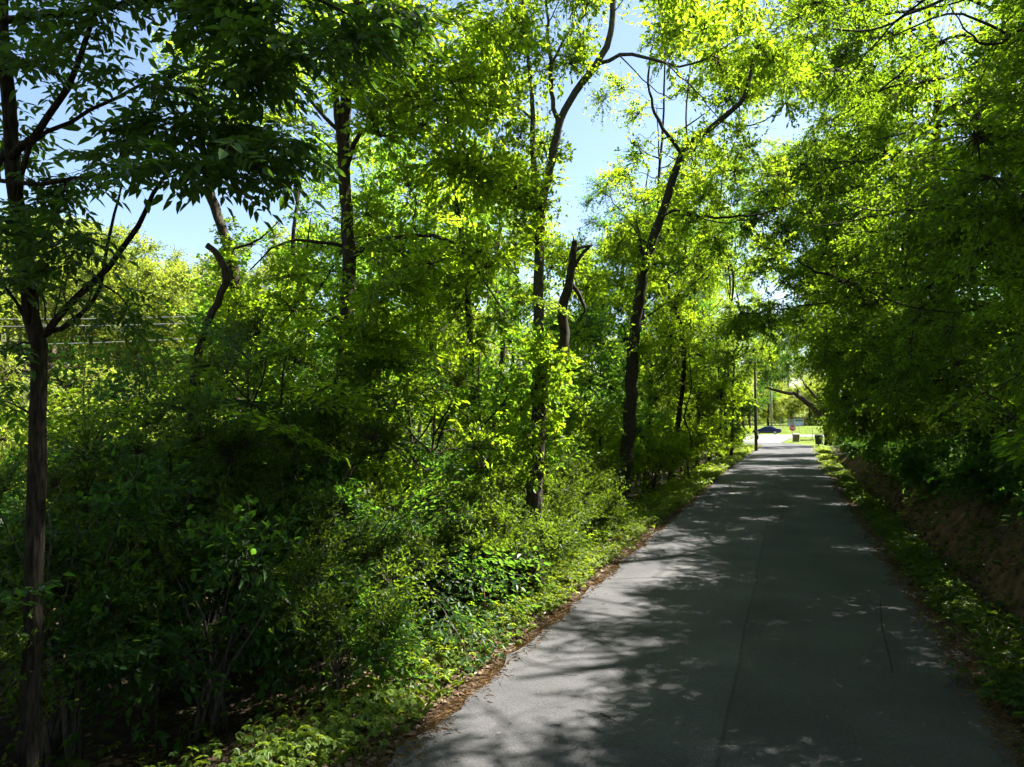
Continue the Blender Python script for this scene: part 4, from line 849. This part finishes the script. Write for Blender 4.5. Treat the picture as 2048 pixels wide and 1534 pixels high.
# ------------------------------------------------------------------ street furniture and things near the junction
M['wood_pole'] = barkmat('pole_wood', (0.05, 0.035, 0.024), (0.10, 0.07, 0.048)); M['grey_pole'] = barkmat('grey_pole_wood', (0.18, 0.15, 0.12), (0.30, 0.26, 0.22))
M['galv'] = plain('galvanised_steel', (0.35, 0.35, 0.36), 0.45, 0.7); M['green_sign'] = plain('green_sign', (0.01, 0.16, 0.06), 0.4)
M['white'] = plain('white_paint', (0.75, 0.75, 0.72), 0.5, var=.06); M['red'] = plain('red_sign', (0.42, 0.012, 0.018), 0.4, var=.08)
M['black'] = plain('black_plastic', (0.015, 0.016, 0.018), 0.5); M['brownbin'] = plain('brown_plastic', (0.10, 0.075, 0.055), 0.55); M['tan_lid'] = plain('pale_lid', (0.30, 0.27, 0.22), 0.5)
M['rubber'] = plain('rubber', (0.018, 0.018, 0.018), 0.85); M['wire'] = plain('aluminium_wire', (0.45, 0.45, 0.43), 0.4, .6)
M['rock'] = plain('pale_rock', (0.45, 0.44, 0.42), 0.9, var=.3, scale=14)

def utility_pole(x, y, h, r0, mat, label, box=False, arm=True):
    z = float(H(x, y)); t = empty('utility_pole', (x, y, z)); tag(t, label, 'utility pole')
    MB().tube([(0, 0, -.3), (0, 0, h * .4), (.04, 0, h)], [r0, r0 * .9, r0 * .7], 12).build('pole', mat, t, True)
    if arm:
        a = MB().box(-1.1, 1.1, -.05 - r0, .06 - r0, h - .75, h - .62).build('crossarm', mat, t)
        for k in (-.95, -.35, .95): MB().tube([(k, -r0, h - .62), (k, -r0, h - .56), (k, -r0, h - .5), (k, -r0, h - .44)], [.03, .045, .03, .012], 8).build('insulator', M['galv'], t, True)
    if box:
        MB().box(r0 * .8, r0 * .8 + .12, -.14, .1, 1.15, 1.55).build('meter_box', M['black'], t); MB().tube([(r0 * .9, 0, 1.55), (r0 * .92, 0, 3.6)], .018, 6).build('conduit', M['galv'], t)
    MB().box(-.06, .06, -r0 - .012, -r0 * .8, 1.9, 2.02).build('number_plate', M['galv'], t)
utility_pole(-2.93, 71.5, 9.2, .15, M['wood_pole'], 'dark wooden utility pole on the left verge near the junction', True, False)
utility_pole(*at(1543, 836, 138)[:2], 11, .2, M['grey_pole'], 'pale grey utility pole standing on the lawn behind the dark car')

def stop_sign():
    p = at(1585, 856, 92); x, y = p[0], p[1]; g = float(H(x, y)); t = empty('stop_sign', (x, y, g)); tag(t, 'red octagonal stop sign on a thin steel post beside the brown bin', 'stop sign')
    zc = p[2] - g; yaw = 0.0
    MB().tube([(0, .03, -.3), (0, .03, zc + .42)], .035, 6).build('post', M['galv'], t)
    def octo(rad): return [(rad * math.cos(math.pi / 8 + k * math.pi / 4), rad * math.sin(math.pi / 8 + k * math.pi / 4)) for k in range(8)]
    MB().prism(octo(.42), lambda u, v, w: (u, w, zc + v), -.012, .0).build('border', M['white'], t)
    MB().prism(octo(.385), lambda u, v, w: (u, w, zc + v), -.018, -.0125).build('face', M['red'], t)
    c = bpy.data.curves.new('lettering', 'FONT'); c.body = 'STOP'; c.size = .34; c.align_x = 'CENTER'; c.align_y = 'CENTER'; c.extrude = .002; c.offset = .008; c.materials.append(M['white'])
    tmp = bpy.data.objects.new('lettering', c); me = bpy.data.meshes.new_from_object(tmp); bpy.data.objects.remove(tmp); o = bpy.data.objects.new('lettering', me); link(o); o.parent = t; o.location = (0, -.022, zc); o.rotation_euler = (math.pi / 2, 0, 0)
stop_sign()
def street_sign():
    p = at(1598, 841, 100); g = float(H(p[0], p[1])); t = empty('street_name_sign', (p[0], p[1], g)); tag(t, 'green street name sign on a tall thin post behind the stop sign', 'street sign')
    z = p[2] - g
    MB().tube([(0, 0, -.3), (0, 0, z + .15)], .035, 6).build('post', M['galv'], t)
    MB().box(-.5, .5, -.04, -.036, z - .1, z + .12).build('sign_blade', M['green_sign'], t); MB().box(.037, .042, -.3, .42, z + .17, z + .38).build('sign_blade', M['green_sign'], t)
street_sign()
def bin_(x, y, w, h, body, lid, label, rot):
    g = max(float(H(x, y)), .03); t = empty('wheeled_bin', (x, y, g)); t.rotation_euler = (0, 0, rot); tag(t, label, 'bin', 'wheeled bins by the road')
    a, b = w * .40, w * .5; d0, d1 = w * .42, w * .56
    mb = MB(); V = [(-a, -d0, .06), (a, -d0, .06), (a, d0, .06), (-a, d0, .06), (-b, -d1, h * .88), (b, -d1, h * .88), (b, d1, h * .88), (-b, d1, h * .88)]
    mb.add(V, [(3, 2, 1, 0), (0, 1, 5, 4), (1, 2, 6, 5), (2, 3, 7, 6), (3, 0, 4, 7)]); mb.build('body', body, t)
    MB().box(-b - .02, b + .02, -d1 - .02, d1 + .02, h * .84, h * .885).build('rim', body, t)
    mb = MB(); V = [(-b - .03, -d1 - .04, h * .89), (b + .03, -d1 - .04, h * .89), (b + .03, d1 + .03, h * .89), (-b - .03, d1 + .03, h * .89), (-b * .8, -d1 * .8, h), (b * .8, -d1 * .8, h), (b * .8, d1 * .9, h), (-b * .8, d1 * .9, h)]
    mb.add(V, [(3, 2, 1, 0), (4, 5, 6, 7), (0, 1, 5, 4), (1, 2, 6, 5), (2, 3, 7, 6), (3, 0, 4, 7)]); mb.build('lid', lid, t)
    for s in (-1, 1): MB().tube([(s * (a - .02), d0 + .02, .12), (s * (a + .05), d0 + .02, .12)], .12, 14).build('wheel', M['rubber'], t, False)
    MB().tube([(-b * .8, d1 + .02, h * .86), (-b * .8, d1 + .1, h * .88), (b * .8, d1 + .1, h * .88), (b * .8, d1 + .02, h * .86)], .016, 6).build('handle', body, t)
p = at(1592, 880, 91); bin_(p[0], p[1], .78, 1.15, M['brownbin'], M['tan_lid'], 'brown wheeled bin with a pale lid below the stop sign', .15)
p = at(1638, 884, 82.5); bin_(p[0], p[1], .8, 1.2, M['black'], M['black'], 'black wheeled bin at the end of the driveway', -.2)

def car():
    p = at(1533, 860, 122); x, y = p[0], p[1]; g = .3 + .035; t = empty('parked_car', (x, y, g)); tag(t, 'dark blue sedan on the crossing street behind the utility pole', 'car')
    M['paint'] = plain('navy_paint', (0.008, 0.016, 0.05), 0.22, .3, var=.05); M['glass'] = plain('car_glass', (0.02, 0.025, 0.03), 0.06); M['rim'] = plain('alloy', (0.45, 0.45, 0.46), 0.3, .9)
    M['lamp'] = plain('lamp_lens', (0.6, 0.6, 0.58), 0.15); M['tail'] = plain('tail_lens', (0.35, 0.01, 0.01), 0.2)
    # stations along the length: x, sill z, belt z, half width ; front at -x
    st = [(-2.38, .42, .60, .62), (-2.30, .30, .70, .76), (-1.9, .24, .80, .86), (-1.2, .22, .90, .90), (-.4, .21, .95, .91), (.6, .21, .97, .91), (1.5, .23, .99, .89), (2.1, .27, .98, .85), (2.38, .36, .92, .74), (2.42, .46, .80, .66)]
    V, F = [], []
    for (sx, z0, z1, w) in st:
        for yy, zz in ((-w * .9, z0), (-w, (z0 + z1) * .48), (-w * .97, z1 - .06), (-w * .86, z1), (0, z1 + .025), (w * .86, z1), (w * .97, z1 - .06), (w, (z0 + z1) * .48), (w * .9, z0)): V.append((sx, yy, zz))
    for i in range(len(st) - 1):
        for j in range(9): F.append((i * 9 + j, (i + 1) * 9 + j, (i + 1) * 9 + (j + 1) % 9, i * 9 + (j + 1) % 9))
    F.append(tuple(range(9))); F.append(tuple(range(len(V) - 9, len(V)))[::-1])
    MB().add(V, F).build('body', M['paint'], t, True)
    cab = [(-1.05, .93), (-.25, 1.36), (.35, 1.44), (.95, 1.40), (1.75, 1.0)]
    V, F = [], []
    for (sx, z) in cab:
        w = .80 - (z - .93) * .42
        for yy in (-.80, -w, w, .80): V.append((sx, yy, .92 if abs(yy) == .80 and z > .94 else z))
    roof = MB()
    V = []
    for (sx, z) in cab: w = .80 - (z - .93) * .40; V += [(sx, -.80, .93), (sx, -w, z - .03), (sx, -w * .8, z), (sx, w * .8, z), (sx, w, z - .03), (sx, .80, .93)]
    F = []
    for i in range(4):
        for j in range(5): F.append((i * 6 + j, i * 6 + j + 1, (i + 1) * 6 + j + 1, (i + 1) * 6 + j))
    roof.add(V, F).build('cabin', M['paint'], t, True)
    def side_win(pts, s): MB().prism(pts, lambda u, v, w: (u, s * (.80 - (v - .93) * .40 + .006 + w), v), 0, .004).build('window', M['glass'], t)
    for s in (-1, 1):
        side_win([(-.72, .99), (.18, .99), (.18, 1.36), (-.18, 1.33)], s); side_win([(.26, .99), (1.28, 1.01), (.9, 1.34), (.26, 1.37)], s)
        hl = MB().box(-2.34, -2.18, s * .66 - .14, s * .66 + .14, .60, .72).build('headlight', M['lamp'], t); MB().box(2.28, 2.43, s * .58 - .16, s * .58 + .16, .78, .90).build('tail_light', M['tail'], t)
        for wx in (-1.42, 1.40):
            wh = MB().tube([(wx, s * .70, .32), (wx, s * .92, .32)], .325, 20).build('wheel', M['rubber'], t, False)
            MB().tube([(wx, s * .915, .32), (wx, s * .93, .32)], .21, 14).build('rim', M['rim'], wh)
        MB().box(-.62, -.45, s * .98 - .09, s * .98 + .07, .98, 1.10).build('mirror', M['paint'], t)
    MB().add([(-.98, -.64, .965), (-.98, .64, .965), (-.30, .52, 1.345), (-.30, -.52, 1.345)], [(0, 1, 2, 3)]).build('windscreen', M['glass'], t)
car()

def shed():
    p = at(1593, 852, 176); x, y = p[0], p[1]; g = float(H(x, y)); t = empty('shed', (x, y, g)); tag(t, 'small pale metal shed with curved roof and rusty corner on the lawn', 'shed')
    M['tin'] = plain('pale_tin', (0.78, 0.77, 0.74), .5, var=.1); M['tan'] = plain('tan_tin', (0.68, 0.52, 0.36), .6, var=.15); M['rust'] = plain('rusty_tin', (0.36, 0.15, 0.07), .8, var=.4); M['roof'] = plain('red_oxide_roof', (0.40, 0.20, 0.16), .7, var=.2)
    MB().box(-2.1, 2.1, 0, 3, -.2, 1.8).build('wall', M['tin'], t)
    n = 9; arc = [(2.25 * math.cos(a), 1.75 + .5 * math.sin(a)) for a in np.linspace(math.pi, 0, n)]
    MB().prism(arc, lambda u, v, w: (u, w, v), -.15, 3.15).build('roof', M['roof'], t)
    for k in range(7): MB().box(-2.05 + k * .2, -1.87 + k * .2, -.04, -.003, 0, 1.72).build('panel', M['tan'] if k > 2 else M['tin'], t)
    d = MB().box(-.6, 1.05, -.06, -.003, 0, 1.7).build('door', M['white'], t); MB().box(.1, .14, -.09, -.061, .8, .95).build('handle', M['black'], d)
    MB().box(-.66, -.61, -.05, -.003, 0, 1.74).build('door_post', M['black'], t)
    for k in range(5): MB().box(1.1 + k * .2, 1.27 + k * .2, -.04, -.003, 0, 1.72).build('panel', M['rust'] if k > 2 else M['tin'], t)
shed()
def post(px, py0, py1, d, label, rad=.04):
    a = at(px, py1, d); g = float(H(a[0], a[1])); z = at(px, py0, d)[2] - g; t = empty('fence_post', (a[0], a[1], g)); tag(t, label, 'post')
    MB().tube([(0, 0, -.2), (0, 0, max(.9, z))], rad, 8).build('shaft', M['galv'], t); MB().tube([(0, 0, max(.9, z)), (0, 0, max(.9, z) + .04)], [rad * 1.3, rad * .6], 8).build('cap', M['galv'], t)
post(1562, 838, 868, 132, 'thin grey post at the lawn edge right of the dark car'); post(1625, 855, 869, 96, 'short pale post on the grass bank left of the stout tree')
def crack_seal():
    M['tar'] = plain('tar', (0.027, 0.027, 0.029), 0.95); M['tar'].node_tree.nodes['Principled BSDF'].inputs['Specular IOR Level'].default_value = 0.05
    g = lambda px, py: (lambda v: CC + v * ((.046 - CC[2]) / v[2]))(at(px, py, 1) - CC)
    for q, w, lab in (([(1760, 1195), (1764, 1250), (1776, 1300), (1786, 1345)], .008, 'dark sealed crack running along the right lane of the road'), ([(1560, 985), (1566, 1010), (1562, 1040)], .01, 'short dark crack across the far asphalt joint')):
        P = spline(np.array([g(*k) for k in q]), .15); V, F = [], []
        for i, c in enumerate(P): ww = w * (.5 + .7 * abs(math.sin(i * 2.3))); V += [(c[0] - ww, c[1], .05 - .03 * ((c[0] + .68) / 2.73) ** 2), (c[0] + ww, c[1], .05 - .03 * ((c[0] + .68) / 2.73) ** 2)]
        F = [(2 * i, 2 * i + 1, 2 * i + 3, 2 * i + 2) for i in range(len(P) - 1)]
        tag(MB().add(V, F).build('road_crack', M['tar']), lab, None, None, 'structure')
crack_seal()
def bank_edge():
    a, b = at(1600, 880, 96), at(1628, 868, 96)
    t = MB(); P = [(p[0], p[1], float(H(p[0], p[1])) + .08) for p in (a, (a + b) / 2, b)]
    t.tube(P, .09, 6); o = t.build('edging_timber', M['wood_pole']); tag(o, 'dark timber edging set into the sunlit grass bank', 'edging')
bank_edge()
def wire(a, b, sag, label):
    P = np.array([a + (b - a) * u + np.array([0, 0, -sag * 4 * u * (1 - u)]) for u in np.linspace(0, 1, 40)])
    o = MB().tube(P, .022, 5).build('power_line', M['wire']); tag(o, label, 'power line', 'power lines across the valley')
for (l, rr_), d, lab in ((((-300, 632), (760, 612)), 46, 'uppermost of three power lines strung across the valley'), (((-300, 648), (760, 624)), 46.6, 'middle one of three power lines strung across the valley'), (((-300, 690), (760, 648)), 45.4, 'lowest of three power lines strung across the valley')):
    wire(at(*l, d), at(*rr_, d + 4), .5, lab)
def rocks():
    import bmesh
    for (x, y, s, lab) in ((3.25, 20.6, .16, 'white stone lying in the ditch below the brown bank'), (3.5, 12.6, .14, 'pale stone in the ditch near the sunlit litter')):
        bm = bmesh.new(); bmesh.ops.create_icosphere(bm, subdivisions=3, radius=1)
        for v in bm.verts: v.co *= 1 + .22 * math.sin(v.co.x * 4 + x) * math.sin(v.co.y * 5 + y) + .1 * math.sin(v.co.z * 9)
        for v in bm.verts: v.co = Vector((v.co.x * s, v.co.y * s * .8, v.co.z * s * .6))
        me = bpy.data.meshes.new('stone'); bm.to_mesh(me); bm.free(); me.materials.append(M['rock']); o = obj('stone', me, None, (x, y, float(H(x, y)) + s * .35)); tag(o, lab, 'stone')
rocks()
def sticks():
    r = np.random.default_rng(9)
    for px, py, ln, lab in ((975, 1120, .5, 'reddish dead stick poking up from the verge plants'),):
        p = at(px, py, 10.6); g = float(H(p[0], p[1])); M['stick'] = barkmat('stick', (.16, .07, .045), (.28, .15, .1))
        P = spline(np.array([(p[0], p[1], g - .1), (p[0] - .05, p[1], g + .45), (p[0] - .12, p[1] + .05, g + 1.0)]), .1)
        tag(MB().tube(P, np.linspace(.014, .006, len(P)), 6).build('dead_stick', M['stick'], None, True), lab, 'stick')
    for i, (x, y, a) in enumerate(((-2.7, 8.3, .2), (-1.9, 7.4, -.6), (-2.95, 10.4, .9), (-2.4, 9.6, 2.2))):
        P = np.array([(x + math.cos(a) * u * .28, y + math.sin(a) * u * .28 + .01 * math.sin(u * 7), .045 + .004) for u in np.linspace(0, 1, 6)])
        tag(MB().tube(P, np.linspace(.006, .003, 6), 5).build('fallen_twig', M['bark']), 'thin dark twig fallen on the sunlit side of the road', 'twig', 'twigs on the asphalt')
sticks()
